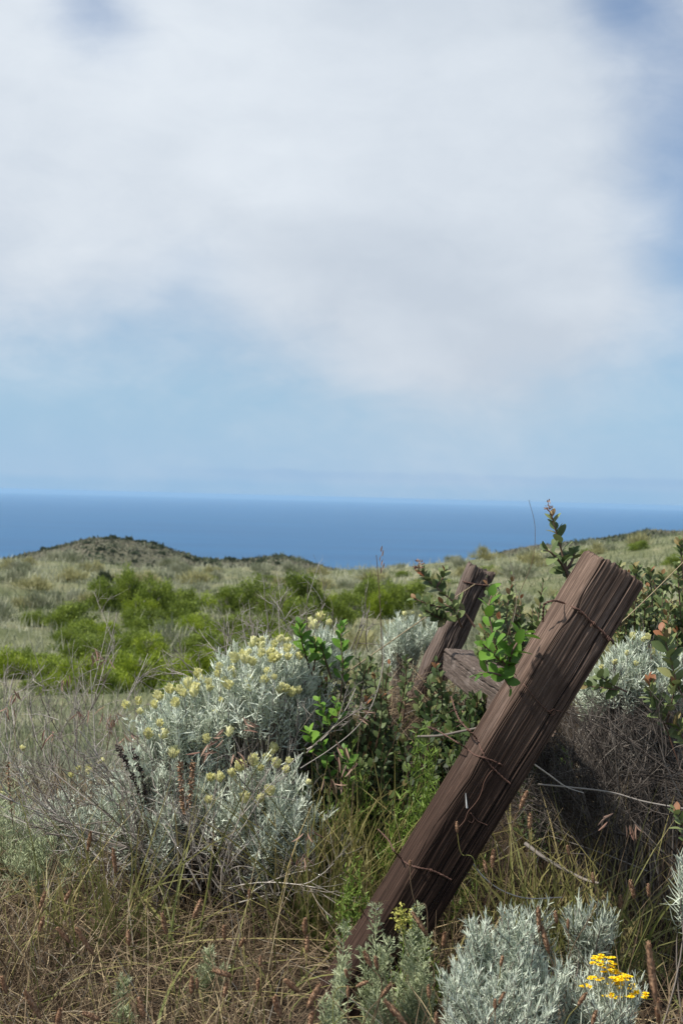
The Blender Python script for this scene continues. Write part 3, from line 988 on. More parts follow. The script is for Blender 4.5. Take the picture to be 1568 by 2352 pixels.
def sprig(GL, GS, path, nleaf, ll, lw, rad=.003, tone=(0, .75), red_tip=.25, start=.25, up_=.35, wid_jit=.2):
    """leafy shoot along a 3-D path"""
    P = smooth_path(path, 24)
    GS.tubes(P[None], np.linspace(rad, rad * .45, 24)[None], A([rng.random() * .5]), 6)
    T = unit(np.gradient(P, axis=0))
    f = np.linspace(start, 1, nleaf)
    i = np.clip((f * 23).astype(int), 0, 23)
    t = T[i]
    e1 = unit(np.cross(t, A([.2, .9, .3])))
    e2 = np.cross(t, e1)
    a = np.arange(nleaf) * 2.4 + rng.random() * 6
    rd = e1 * np.cos(a)[:, None] + e2 * np.sin(a)[:, None]
    D = unit(rd + t * (.5 + .9 * f[:, None] ** 4) + A([0, 0, up_]) + rng.normal(0, .15, (nleaf, 3)))
    Nn = unit(t * .6 - rd * .3 + A([-.15, -.55, .5]) + rng.normal(0, .4, (nleaf, 3)))
    sz = (1 - .4 * f ** 4) * rng.uniform(.75, 1.15, nleaf)
    rn = rng.uniform(tone[0], tone[1], nleaf)
    rn = np.where((f > .85) & (rng.random(nleaf) < red_tip), rng.uniform(.88, 1, nleaf), rn)
    GL.leaves(P[i], D, Nn, ll * sz, lw * sz * rng.uniform(1 - wid_jit, 1 + wid_jit, nleaf), rn, cup=.10, curl=.14, nl=9)


def leafy(label, shoots, root, mat, name='leafy_shrub', dens=1.0, **kw):
    """shoots: list of pixel paths [(px,py,depth),...], n leaves, leaf length"""
    th = thing(name, label, 'shrub', root)
    GL, GS = Geo(), Geo()
    for pts, n, ll in shoots:
        path = [at(*p) for p in pts]
        sprig(GL, GS, path, max(4, int(n * dens)), ll * 1.1, ll * .68, **kw)
    GL.build('leaves', mat, th)
    GS.build('branches', M_stem, th)
    return th


def seed_tuft(th, p, n, s, mat=M_brown, name='flower_cluster'):
    g = Geo()
    D = rdir(n, -.2, 1)
    g.leaves(p + D * rng.uniform(0, s, (n, 1)) * A([.6, .6, 1.2]), D, np.roll(D, 1, 0), np.full(n, s * .35), np.full(n, s * .22), rng.random(n), cup=.4)
    return g.build(name, mat, th)


th = leafy('tall reddish shoot of glossy dark leaves rising behind the leaning post',
           [([(1330, 1420, 3.85), (1312, 1345, 3.85), (1298, 1300, 3.85), (1285, 1250, 3.85), (1272, 1205, 3.85), (1266, 1182, 3.85)], 34, .043),
            ([(1305, 1330, 3.85), (1292, 1300, 3.83), (1268, 1272, 3.8), (1252, 1262, 3.8)], 14, .036),
            ([(1300, 1310, 3.85), (1315, 1285, 3.86), (1318, 1270, 3.86)], 10, .036),
            ([(1330, 1360, 3.85), (1335, 1340, 3.87), (1340, 1330, 3.87)], 7, .03)], gpt(1360, 4.0), M_dark, rad=.0042, start=.25, tone=(.1, .85), dens=.62)
seed_tuft(th, at(1258, 1168, 3.85), 40, .018, M_spike)
leafy('bright green glossy sprig between the rear post and the leaning post',
      [([(1180, 1560, 3.5), (1160, 1530, 3.48), (1140, 1490, 3.46), (1128, 1440, 3.46), (1122, 1395, 3.47), (1134, 1350, 3.5)], 30, .043),
       ([(1165, 1545, 3.5), (1175, 1500, 3.45), (1195, 1465, 3.46), (1205, 1450, 3.5)], 20, .045),
       ([(1150, 1520, 3.48), (1130, 1500, 3.42), (1108, 1480, 3.4)], 13, .043),
       ([(1170, 1560, 3.5), (1145, 1550, 3.42), (1120, 1545, 3.4), (1100, 1550, 3.4)], 12, .04),
       ([(1180, 1560, 3.5), (1168, 1545, 3.44), (1160, 1560, 3.42), (1172, 1580, 3.42)], 9, .034)], gpt(1180, 3.7), M_green, rad=.0035, start=.15, red_tip=.0, dens=.62)
th = leafy('dark leathery sprig with reddish buds left of the rear post top',
           [([(1090, 1440, 5.4), (1060, 1400, 5.4), (1020, 1365, 5.4), (985, 1335, 5.4), (965, 1312, 5.4)], 26, .045),
            ([(1040, 1400, 5.4), (990, 1390, 5.35), (950, 1375, 5.35)], 20, .04),
            ([(1040, 1420, 5.4), (1010, 1420, 5.35), (975, 1400, 5.3)], 22, .04),
            ([(1060, 1440, 5.4), (1040, 1400, 5.3), (1010, 1385, 5.3)], 16, .04),
            ([(1000, 1350, 5.4), (1015, 1330, 5.4), (1020, 1310, 5.4)], 10, .035)], gpt(1060, 5.5), M_dark, rad=.005, tone=(.15, .86))
seed_tuft(th, at(962, 1305, 5.4), 40, .03, M_spike)
sh = []
for k in range(60):
    bx, by = rng.uniform(1100, 1330), rng.uniform(1365, 1500)
    d = rng.uniform(4.7, 5.3)
    sh.append(([(bx + rng.uniform(-15, 15), by + 90, d), (bx, by + 40, d), (bx + rng.uniform(-12, 12), by - rng.uniform(0, 50), d)], 18, .034))
leafy('twiggy dull green shrub with small leaves behind the gap between both posts', sh, gpt(1210, 5.0), M_dark, tone=(.2, .9), rad=.003)
sh = []
for k in range(170):
    bx = rng.uniform(1425, 1660)
    by = rng.uniform(1330, 1560) + max(0, (1470 - bx)) * .3
    d = rng.uniform(4.7, 5.5) if by < 1450 else rng.uniform(4.9, 5.3)
    sh.append(([(bx + rng.uniform(-25, 25), by + 110, d + .1), (bx + rng.uniform(-8, 8), by + 50, d), (bx + rng.uniform(-14, 14), by - rng.uniform(0, 30), d)], 20, .034))
for bx, by in ((1423, 1300), (1458, 1302), (1492, 1308), (1520, 1318), (1555, 1300), (1562, 1240)):
    sh.append(([(bx + 6, by + 90, 5.0), (bx + 2, by + 30, 5.0), (bx, by, 5.0)], 16, .036))
leafy('large leathery-leaved shrub filling the right edge beyond the leaning post', sh, gpt(1530, 5.1), M_dark, tone=(.2, .9), red_tip=.3, rad=.003)
leafy('green shoot with orange young leaves before the silver bush at right',
      [([(1568, 1780, 4.2), (1520, 1650, 4.2), (1495, 1600, 4.2), (1490, 1560, 4.2)], 24, .042), ([(1530, 1665, 4.2), (1545, 1600, 4.2), (1550, 1570, 4.2)], 12, .04),
       ([(1585, 1640, 4.2), (1555, 1570, 4.2), (1535, 1500, 4.2), (1520, 1450, 4.2)], 20, .05), ([(1590, 1740, 4.2), (1565, 1690, 4.2), (1550, 1650, 4.2)], 12, .05)], gpt(1570, 4.2), M_dark, tone=(.3, .86), red_tip=.85, rad=.003)
leafy('small oval-leaved twig beside the right edge of the leaning post',
      [([(1420, 1585, 4.0), (1380, 1580, 4.0), (1340, 1575, 4.0)], 12, .036), ([(1440, 1590, 4.0), (1400, 1570, 4.0), (1375, 1550, 4.0)], 8, .04)], gpt(1440, 4.1), M_dark, tone=(.1, .75))
leafy('low dark shoot with rounded leaves in shade at the right edge', [([(1600, 1960, 3.6), (1575, 1910, 3.6), (1550, 1860, 3.6)], 14, .04)], gpt(1600, 3.6), M_dark, tone=(.4, .8))
leafy('green leafy twig growing through the top right of the large silvery shrub',
      [([(720, 1560, 4.5), (700, 1500, 4.45), (690, 1460, 4.42), (688, 1432, 4.42)], 18, .04), ([(720, 1540, 4.5), (725, 1490, 4.45), (715, 1470, 4.42)], 10, .035),
       ([(780, 1620, 4.5), (787, 1540, 4.48), (783, 1470, 4.48), (785, 1435, 4.5)], 22, .038), ([(760, 1560, 4.5), (745, 1510, 4.47), (735, 1480, 4.45)], 12, .036)], gpt(750, 4.6), M_green, tone=(0, .7), rad=.0035)
sh = []
for k in range(90):
    by = rng.uniform(1500, 1760)
    bx = rng.uniform(705, 940 if by < 1530 else 890)
    d = rng.uniform(4.6, 5.2)
    sh.append(([(bx + rng.uniform(-30, 30), by + 130, d), (bx, by + 60, d - .05), (bx + rng.uniform(-20, 20), by, d - .1)], 14, .032))
leafy('dark tangled shrub with oval leaves between the large silvery shrub and the rear post', sh, gpt(830, 5.0), M_dark, tone=(.05, .8), rad=.003)
M_shade = leafmat('shade_painted_leaf', [(0, (.02, .035, .012)), (.6, (.05, .085, .022)), (.85, (.10, .14, .04)), (1, (.16, .12, .05))], rough=.55, transl=.2, spec=.25)  # leaf colours darkened, shade of the undergrowth painted into them
sh = []
for k in range(70):
    bx, by = rng.uniform(985, 1140), rng.uniform(1590, 1740)
    d = rng.uniform(4.3, 4.8)
    sh.append(([(bx + rng.uniform(-30, 30), by + 150, d), (bx, by + 60, d - .05), (bx + rng.uniform(-20, 20), by, d - .1)], 14, .034))
leafy('leafy undergrowth coloured dark for shade below the brace timber', sh, gpt(1065, 4.5), M_shade, tone=(0, .9), rad=.0025)
sh = []
for k in range(90):
    bx, by = rng.uniform(690, 1000), rng.uniform(1660, 1880)
    d = rng.uniform(4.4, 5.0)
    sh.append(([(bx + rng.uniform(-30, 30), by + 150, d), (bx, by + 60, d - .05), (bx + rng.uniform(-20, 20), by, d - .1)], 14, .03))
leafy('leafy undergrowth coloured dark for shade right beside the large silvery shrub, low in shade', sh, gpt(840, 4.6), M_shade, tone=(0, .9), rad=.0025)
sh = []
for k in range(80):
    bx, by = rng.uniform(1190, 1600), rng.uniform(1690, 1900)
    d = rng.uniform(4.7, 5.3)
    sh.append(([(bx + rng.uniform(-30, 30), by + 150, d), (bx, by + 60, d - .05), (bx + rng.uniform(-20, 20), by, d - .1)], 14, .03))
leafy('added leafy undergrowth coloured dark for shade behind the dead twigs right of the post', sh, gpt(1400, 5.0), M_shade, tone=(0, .8), rad=.0025)  # added filler, keeps the gaps between the twigs dark
sh = []
for bx, by in ((1030, 1610), (1010, 1555), (985, 1560), (960, 1600), (1000, 1520), (1060, 1640)):
    sh.append(([(bx + rng.uniform(-30, 30), by + 160, 4.7), (bx + 5, by + 60, 4.65), (bx, by, 4.6)], 15, .034))
leafy('loose leafy stems standing in front of the far end of the brace timber', sh, gpt(1040, 4.7), M_dark, tone=(0, .8), rad=.0025)
leafy('bright oval leaves low beside the right side of the large silvery shrub',
      [([(770, 1830, 4.3), (755, 1770, 4.28), (742, 1720, 4.25), (725, 1690, 4.25)], 16, .034), ([(800, 1830, 4.3), (800, 1760, 4.25), (790, 1720, 4.25)], 12, .034),
       ([(760, 1700, 4.35), (750, 1650, 4.3), (730, 1610, 4.3)], 10, .034), ([(770, 1680, 4.3), (775, 1640, 4.3), (770, 1610, 4.3)], 8, .036), ([(720, 1740, 4.3), (715, 1700, 4.25), (708, 1680, 4.25)], 8, .036)], gpt(780, 4.3), M_green, tone=(.1, .9), rad=.002)


# fine green herbs
def herb(label, mat, px, d, top, w, n, ll, lw, name='leafy_herb', nleaf=22, group=None):
    b = gpt(px, d)
    th = thing(name, label, 'plant', b, group)
    GL, GS = Geo(), Geo()
    topz = at(px, top, d)[2]
    for k in range(n):
        x = rng.normal(0, w * d / F)
        tip = A([b[0] + x, d + rng.normal(0, .06), b[2] + (topz - b[2]) * rng.uniform(.6, 1) * (1 - min(.6, abs(x) / (3.2 * w * d / F)))])
        base = A([b[0] + x * .4, d + rng.normal(0, .03), b[2]])
        mid = (base + tip) / 2 + rng.normal(0, .03, 3)
        P = smooth_path([base, mid, tip], 12)
        GS.tubes(P[None], np.linspace(.0018, .0007, 12)[None], A([rng.random()]), 4)
        i = rng.integers(4, 12, nleaf)
        D = unit(rdir(nleaf, -.1, .8) + A([0, 0, .4]))
        pos = P[i] + rng.normal(0, .004, (nleaf, 3))
        L = ll * rng.uniform(.6, 1.3, nleaf)
        LP = arcs(pos, D, L, rng.normal(0, .2, (nleaf, 3)) + A([0, 0, .1]), 4)
        GL.ribbons(LP, A([.6, 1, .8, .25])[None] * lw * np.ones((nleaf, 1)), unit(np.cross(D, rdir(nleaf))), np.clip(rng.random(nleaf) * .6 + rng.random() * .4, 0, 1))
    GL.build('leaves', mat, th)
    GS.build('stems', mat, th)
    return th


herb('bright green narrow-leaved herb left of the middle of the leaning post', M_herb, 985, 4.15, 1640, 55, 60, .022, .004, nleaf=30)
herb('green herb in the dark gap under the brace timber', M_herb, 1065, 4.4, 1570, 28, 22, .03, .005)
herb('wispy green herb in front of the rear post foot', M_herb, 925, 4.8, 1600, 40, 22, .024, .0035)
herb('light green weedy herb filling the space left of the rear post', M_herb, 880, 5.0, 1600, 60, 50, .026, .004)
herb('tall green stems crowding the gap between the large silvery shrub and the post', M_herb, 820, 4.35, 1690, 60, 60, .026, .004)
herb('yellowish green fine-leaved herb behind the silver bush at right', M_herb, 1470, 5.9, 1400, 60, 60, .03, .005, nleaf=34)
herb('green weed at the lower left side of the leaning post', M_herb, 835, 3.75, 1900, 25, 20, .014, .004, nleaf=30)
herb('small green weed between the post foot and the bright silver shrub', M_herb, 985, 3.45, 2090, 36, 26, .012, .004, nleaf=30)
herb('grey green soft herb at far left behind the dry grass', M_mug, 40, 4.6, 1760, 60, 46, .03, .003, nleaf=34)
herb('pale green herb beside the dead twigs at left', M_mug, 110, 4.4, 1880, 60, 40, .025, .003, nleaf=34)


def feather(label, px, d, top, lean, n, spread, mat=M_mug):
    """upright feathery wormwood: vertical shoots with short forked leaves"""
    b = gpt(px, d)
    th = thing('wormwood_plant', label, 'plant', b)
    GL, GS = Geo(), Geo()
    tz = at(px, top, d)
    for k in range(n):
        x = rng.normal(0, spread * d / F) if k else 0.0
        hgt = (tz[2] - b[2]) * (1 if k == 0 else rng.uniform(.45, .9))
        base = b + A([x * .5, rng.normal(0, .03), 0])
        tip = b + A([x + (lean * d / F), rng.normal(0, .04), hgt])
        P = smooth_path([base, (base + tip) / 2 + rng.normal(0, .012, 3), tip], 30)
        GS.tubes(P[None], np.linspace(.0025, .0009, 30)[None], A([.6]), 5)
        m = 150
        f = rng.random(m) ** .8
        pos = P[np.clip((f * 29).astype(int), 4, 29)]
        D = unit(rdir(m, 0, .7) + A([0, 0, .35]))
        L = (.034 * (1 - .65 * f) + .006) * rng.uniform(.7, 1.2, m)
        rn = np.clip(rng.random(m) * .7 + .3 * f, 0, 1)
        LP = arcs(pos, D, L, A([0, 0, .25]) + rng.normal(0, .12, (m, 3)), 4)
        GL.ribbons(LP, np.tile(A([.8, 1, .8, .4]) * .0024, (m, 1)), unit(np.cross(D, rdir(m))), rn)
        for s2 in range(4):
            q = LP[:, 1] * .45 + LP[:, 2] * .55 if s2 % 2 else LP[:, 2]
            D2 = unit(D + rng.normal(0, .55, (m, 3)) + A([0, 0, .2]))
            LP2 = arcs(q, D2, L * rng.uniform(.35, .55, m), rng.normal(0, .1, (m, 3)), 3)
            GL.ribbons(LP2, np.tile(A([1, .9, .35]) * .0022, (m, 1)), unit(np.cross(D2, rdir(m))), rn)
    GL.build('leaves', mat, th)
    GS.build('stems', mat, th)


feather('feathery grey green wormwood standing before the post foot, taller of the pair', 893, 3.2, 2088, -5, 5, 20)
feather('feathery wormwood left of the post foot, leaning over its left edge', 822, 3.1, 2128, -5, 2, 8)
feather('feathery wormwood with dry base just left of the bright silver shrub', 960, 3.25, 2150, 10, 6, 34)
feather('feathery shoot against the dark side of the post beside the yellow buds', 985, 3.4, 2090, -2, 3, 14)
feather('short feathery wormwood at the bottom edge under the post foot', 772, 2.95, 2275, 0, 3, 14)
feather('small feathery wormwood in the brown grass at bottom centre left', 505, 3.6, 2165, 4, 3, 20)
feather('low feathery sprout at the bottom left of the brown grass', 310, 3.3, 2265, 0, 2, 18)

yb = thing('yellow_bud_plant', 'short stem packed with tiny pale yellow buds in front of the dark post', 'plant', gpt(925, 3.4))
g, g2 = Geo(), Geo()
P = smooth_path([gpt(925, 3.4), at(925, 2200, 3.4), at(922, 2080, 3.4)], 20)
g2.tubes(P[None], np.full((1, 20), .0014), A([.5]), 5)
n = 120
c = np.stack([at(px, py, 3.4) for px, py in zip(rng.normal(925, 9, n), rng.uniform(2085, 2140, n))]) + rng.normal(0, .006, (n, 3))
D = rdir(n)
g.leaves(c, D, np.roll(D, 1, 0), np.full(n, .008), np.full(n, .006), rng.random(n), cup=.5)
g.build('buds', leafmat('greenish_yellow_bud', [(0, (.35, .36, .07)), (1, (.6, .56, .17))]), yb)
g2.build('stem', M_herb, yb)


# ------------------------------------------------------------------ dead twigs
def dead(label, seeds, root, name='dead_shrub', mat=M_twig):
    G = Geo()
    for (px, py, d), (dx, dy, dd), L, r, lvl, n, jit in seeds:
        for k in range(n):
            p = at(px + rng.normal(0, jit), py + rng.normal(0, jit * .4), d + rng.normal(0, .08))
            dr = rt * dx - up * dy + fwd * dd + rng.normal(0, .3, 3)
            twig_tree(G, p, dr, L * rng.uniform(.7, 1.25), r, lvl, spread=.5, nb=3, up_pull=.12, wob=.14)
    return tag(G.build(name, mat, origin=root), label, 'dead shrub')


dead('sprays of bare whitish twigs standing behind the large silvery shrub',
     [((540, 1540, 4.75), (-.35, -1, 0), .12, .002, 3, 5, 22), ((610, 1520, 4.8), (-.05, -1, 0), .13, .002, 3, 7, 25), ((680, 1500, 4.8), (.05, -1, 0), .13, .0018, 3, 6, 25),
      ((730, 1480, 4.8), (.1, -1, 0), .12, .0018, 2, 5, 25), ((480, 1560, 4.75), (-.8, -1, 0), .13, .002, 3, 3, 15), ((800, 1500, 4.9), (.05, -1, 0), .12, .002, 2, 4, 25)], gpt(620, 4.8))
dead('wide tangle of dead grey twigs spreading left from the base of the large silvery shrub',
     [((420, 2010, 4.3), (-1, -.55, .05), .34, .0032, 3, 7, 45), ((300, 1950, 4.35), (-1, -.45, .1), .30, .0026, 3, 7, 50), ((220, 1840, 4.5), (-.7, -.8, .1), .22, .0022, 3, 7, 60),
      ((350, 1900, 4.3), (-.6, -1, 0), .22, .0024, 3, 6, 45), ((120, 1760, 4.8), (-.3, -1, 0), .22, .002, 3, 9, 60), ((60, 1700, 5.3), (.1, -1, 0), .2, .002, 3, 9, 60), ((230, 1700, 5.0), (.5, -.7, 0), .22, .002, 3, 6, 50)], gpt(380, 4.35))
dead('grey brown bare twigs fanning out under the front of the large silvery shrub',
     [((560, 2060, 4.15), (-.2, -1, -.1), .26, .0026, 3, 6, 70), ((660, 2060, 4.15), (.2, -1, -.1), .22, .0026, 3, 6, 60), ((600, 2060, 4.1), (.9, -.5, -.1), .2, .0024, 3, 4, 60), ((480, 2040, 4.15), (-.8, -.8, -.1), .24, .0026, 3, 6, 60), ((700, 1720, 4.35), (.5, -1, 0), .16, .0022, 3, 6, 20)], gpt(600, 4.2))
dead('mass of bare dead twigs coloured dark for shade below the silver bush at right',
     [((1460, 1830, 4.4), (.1, -1, -.1), .2, .0024, 3, 12, 80), ((1260, 1860, 4.35), (-.2, -1, -.1), .2, .0022, 3, 18, 60), ((1420, 1960, 4.2), (-.3, -1, -.1), .22, .0022, 3, 16, 70), ((1300, 1980, 4.3), (.2, -1, -.1), .2, .002, 3, 14, 70), ((1520, 1900, 4.3), (-.2, -1, -.1), .22, .002, 3, 12, 70), ((1400, 1850, 4.3), (-.9, -.25, -.05), .22, .0026, 3, 12, 60), ((1560, 1800, 4.3), (-.9, -.3, -.1), .24, .0026, 3, 14, 60), ((1350, 1780, 4.4), (-.3, -1, 0), .2, .002, 3, 10, 40), ((1500, 1980, 4.1), (-.9, -.5, 0), .24, .0026, 2, 8, 60)], gpt(1450, 4.35), mat=M_twig_shade)


def branch(label, pts, r0, r1, mat=M_twig, name='dead_branch', cat='branch', group=None, tone=.8, n=40):
    P = smooth_path([at(*p) for p in pts], n)
    G = Geo()
    G.tubes(P[None], np.linspace(r0, r1, n)[None], A([tone]), 6)
    return tag(G.build(name, mat, origin=P[0]), label, cat, group)


branch('pale fallen stick slanting through the dark weeds right of the post foot', [(1205, 1938, 4.0), (1260, 1978, 3.95), (1335, 2018, 3.9), (1375, 2030, 3.85)], .0065, .0035, M_twig_shade, tone=1)
branch('thin whitish branch arching right from the weeds to the frame edge', [(1235, 1802, 3.9), (1300, 1808, 3.95), (1400, 1820, 4.0), (1480, 1842, 4.0), (1580, 1860, 4.0)], .0024, .0026, tone=.6)
branch('white bent twig end just right of the lower post edge', [(1166, 1836, 3.55), (1172, 1815, 3.56), (1190, 1796, 3.58), (1204, 1790, 3.6)], .0024, .0015, tone=1)
branch('thin curved white twig under the right side of the lower post', [(1086, 1985, 3.6), (1110, 2015, 3.6), (1150, 2045, 3.65), (1210, 2064, 3.7), (1290, 2062, 3.75)], .0022, .0016, tone=1)
branch('white straight twig sticking up and right of the lower post', [(1226, 1756, 3.7), (1260, 1780, 3.75), (1300, 1808, 3.8), (1340, 1822, 3.8)], .0022, .0012, tone=1)
branch('brown stick lying level between the rear post foot and the leaning post', [(960, 1692, 4.2), (1010, 1690, 4.1), (1060, 1680, 4.0), (1120, 1668, 3.9)], .004, .0035, M_twig_shade, tone=.8)
branch('long pale stem curving from the low leaves up to the tall grass stalk', [(690, 1765, 4.1), (760, 1720, 4.1), (820, 1670, 4.12), (858, 1610, 4.15), (880, 1520, 4.2), (876, 1440, 4.2)], .0014, .001, tone=.7)
branch('straight pale dry stalk slanting from the large silvery shrub to the rear post top', [(700, 1612, 4.6), (860, 1500, 5.1), (1000, 1402, 5.6), (1090, 1342, 5.9)], .0022, .002, M_dry, 'dry_stalk', 'grass stalk', tone=.9)
branch('straight pale dry stalk slanting up from the right edge of the leaning post', [(1400, 1452, 4.0), (1437, 1420, 4.0), (1500, 1360, 4.1), (1575, 1285, 4.2)], .0016, .0013, M_dry, 'dry_stalk', 'grass stalk', tone=.9)
branch('hair-thin tall dry stalk against the sea left of the tall shoot', [(1165, 1460, 4.6), (1190, 1370, 4.6), (1222, 1290, 4.6), (1228, 1210, 4.6), (1214, 1148, 4.6)], .0012, .0007, M_dry, 'dry_stalk', 'grass stalk', tone=.55)
branch('short whitish dry stalk in front of the meadow between the posts', [(1175, 1440, 4.6), (1186, 1380, 4.6), (1178, 1320, 4.6), (1168, 1275, 4.6)], .0018, .0008, M_dry, 'dry_stalk', 'grass stalk', tone=.95)
ts = branch('tall upright grass stalk with a small reddish seed tuft against the sea', [(880, 1600, 4.3), (876, 1480, 4.3), (872, 1380, 4.3), (866, 1300, 4.3), (864, 1275, 4.3)], .0016, .001, M_dry, 'dry_stalk', 'grass stalk', tone=.5)
g = Geo()
pp = np.array([at(x, y, 4.3) for x, y in ((874, 1318), (876, 1300), (872, 1290), (878, 1278), (875, 1268), (880, 1308))])
g.leaves(pp, np.tile(A([0.1, 0, 1.0]), (6, 1)), rdir(6), np.full(6, .02), np.full(6, .005), rng.random(6), cup=.4)
g.build('seed_tuft', M_spike, ts)


# tall dark seed stems and brown dock
def seedstalk(label, path, mat, n, s, name='seed_stalk', r=.0014, f0=.35):
    P = smooth_path([at(*p) for p in path], 40)
    th = thing(name, label, 'seed stalk', P[0])
    G = Geo()
    G.tubes(P[None], np.linspace(r, r * .6, 40)[None], A([.3]), 5)
    G.build('stem', M_dry, th)
    g = Geo()
    i = (rng.uniform(f0, 1, n) * 39).astype(int)
    D = rdir(n)
    g.leaves(P[i] + D * s * rng.uniform(0, .6, (n, 1)), D, np.roll(D, 1, 0), np.full(n, s), np.full(n, s * .6), rng.random(n), cup=.4)
    g.build('seeds', mat, th)


seedstalk('dark brown seed stalk leaning left in front of the large silvery shrub', [(355, 1960, 4.1), (320, 1830, 4.1), (290, 1755, 4.1), (268, 1710, 4.1)], M_black, 110, .009)
seedstalk('second dark seed stalk right beside the leaning dark one', [(360, 1930, 4.12), (335, 1830, 4.12), (320, 1765, 4.12), (300, 1720, 4.12)], M_black, 90, .009)
seedstalk('rusty brown dock spike in the middle of the large silvery shrub', [(425, 1870, 4.05), (418, 1820, 4.05), (414, 1752, 4.05)], M_brown, 240, .008, f0=.05)
seedstalk('short rusty brown dock spike right of the taller dock', [(432, 1865, 4.05), (440, 1800, 4.05), (442, 1750, 4.05)], M_brown, 200, .008, f0=.05)
seedstalk('reddish dry seed spike at the left edge of the frame', [(30, 1900, 4.2), (22, 1820, 4.2), (18, 1750, 4.2)], M_brown, 60, .007)


# nodding brome spikes
def brome(px, py, d, n, ang, label):
    top = at(px, py, d)
    b = gpt(px + rng.uniform(-30, 30), d + .02)
    th = thing('brome_stalk', label, 'grass stalk', b, 'nodding brome stalks with pinkish spikelets')
    P = smooth_path([b, (b + top) / 2 + rng.normal(0, .02, 3), top], 20)
    G = Geo()
    G.tubes(P[None], np.linspace(.0011, .0006, 20)[None], A([.6]), 4)
    G.build('stem', M_dry, th)
    g = Geo()
    a = R(ang) + rng.normal(0, .5, n)
    D = np.stack([np.sin(a), rng.normal(0, .3, n), -np.abs(np.cos(a))], -1)
    g.leaves(top + rng.normal(0, .012, (n, 3)), unit(D), rdir(n), rng.uniform(.03, .045, n), np.full(n, .006), rng.random(n), cup=.5)
    g.build('spikelets', M_spike, th)


for px, py, d, n, ang in ((215, 1500, 4.9, 6, 10), (240, 1515, 4.9, 5, 0), (110, 1690, 4.4, 5, 5), (20, 1630, 4.6, 4, 5), (260, 1650, 4.5, 7, 0), (285, 1690, 4.4, 7, 5), (250, 1640, 4.5, 6, -5), (180, 1640, 4.6, 5, 0),
                         (780, 1720, 4.0, 6, 10), (760, 1790, 4.0, 5, 20), (810, 1760, 4.0, 5, 0), (830, 1640, 4.1, 4, 40), (505, 1690, 4.1, 6, -50), (560, 1660, 4.15, 5, 60), (470, 1720, 4.1, 5, -30), (545, 1740, 4.1, 6, 0),
                         (1450, 1895, 3.8, 5, 30), (1400, 1880, 3.8, 4, -30), (40, 1590, 4.8, 5, 0), (150, 1560, 5.0, 5, 0), (700, 1905, 3.8, 5, 0), (690, 1960, 3.75, 5, 10)):
    brome(px, py, d, n, ang, 'thin brome grass stalk with drooping pinkish brown spikelets')


# plantain heads
def spike_mesh():
    g = Geo()
    s, k = 18, 10
    u = np.linspace(0, 1, s)
    prof = .5 * np.clip(np.sin(np.clip(u, .02, .985) * math.pi), 0, 1) ** .45
    a = np.arange(k) * 2 * math.pi / k
    rr = prof[:, None] * (1 + rng.normal(0, .16, (s, k)))
    V = np.stack([rr * np.cos(a + u[:, None] * 3), rr * np.sin(a + u[:, None] * 3), np.broadcast_to(u[:, None], (s, k))], -1)
    i = np.arange(s * k).reshape(s, k)
    j = np.roll(i, -1, 1)
    g.add(V, np.stack([i[:-1], j[:-1], j[1:], i[1:]], -1), rng.random(s * k), 0)
    n = 150                                     # dry scales all over the spike
    uu, aa = rng.random(n), rng.uniform(0, 6.28, n)
    pr = np.interp(uu, u, prof)
    P = np.stack([pr * np.cos(aa), pr * np.sin(aa), uu], -1)
    D = np.stack([np.cos(aa) * .8, np.sin(aa) * .8, np.full(n, .16)], -1)
    g.add(*tri_scales(P, D), rng.random(n * 4), 1)
    o = g.build('flower_spike', M_brown)
    me = o.data
    bpy.data.objects.remove(o)
    return me


def tri_scales(P, D):
    n = len(P)
    sd = np.stack([-D[:, 1], D[:, 0], 0 * D[:, 0]], -1) * .22
    V = np.stack([P - sd - A([0, 0, .02]), P + sd - A([0, 0, .02]), P + sd * .3 + D * .3, P - sd * .3 + D * .3], 1)
    return V, np.arange(n * 4).reshape(n, 4)


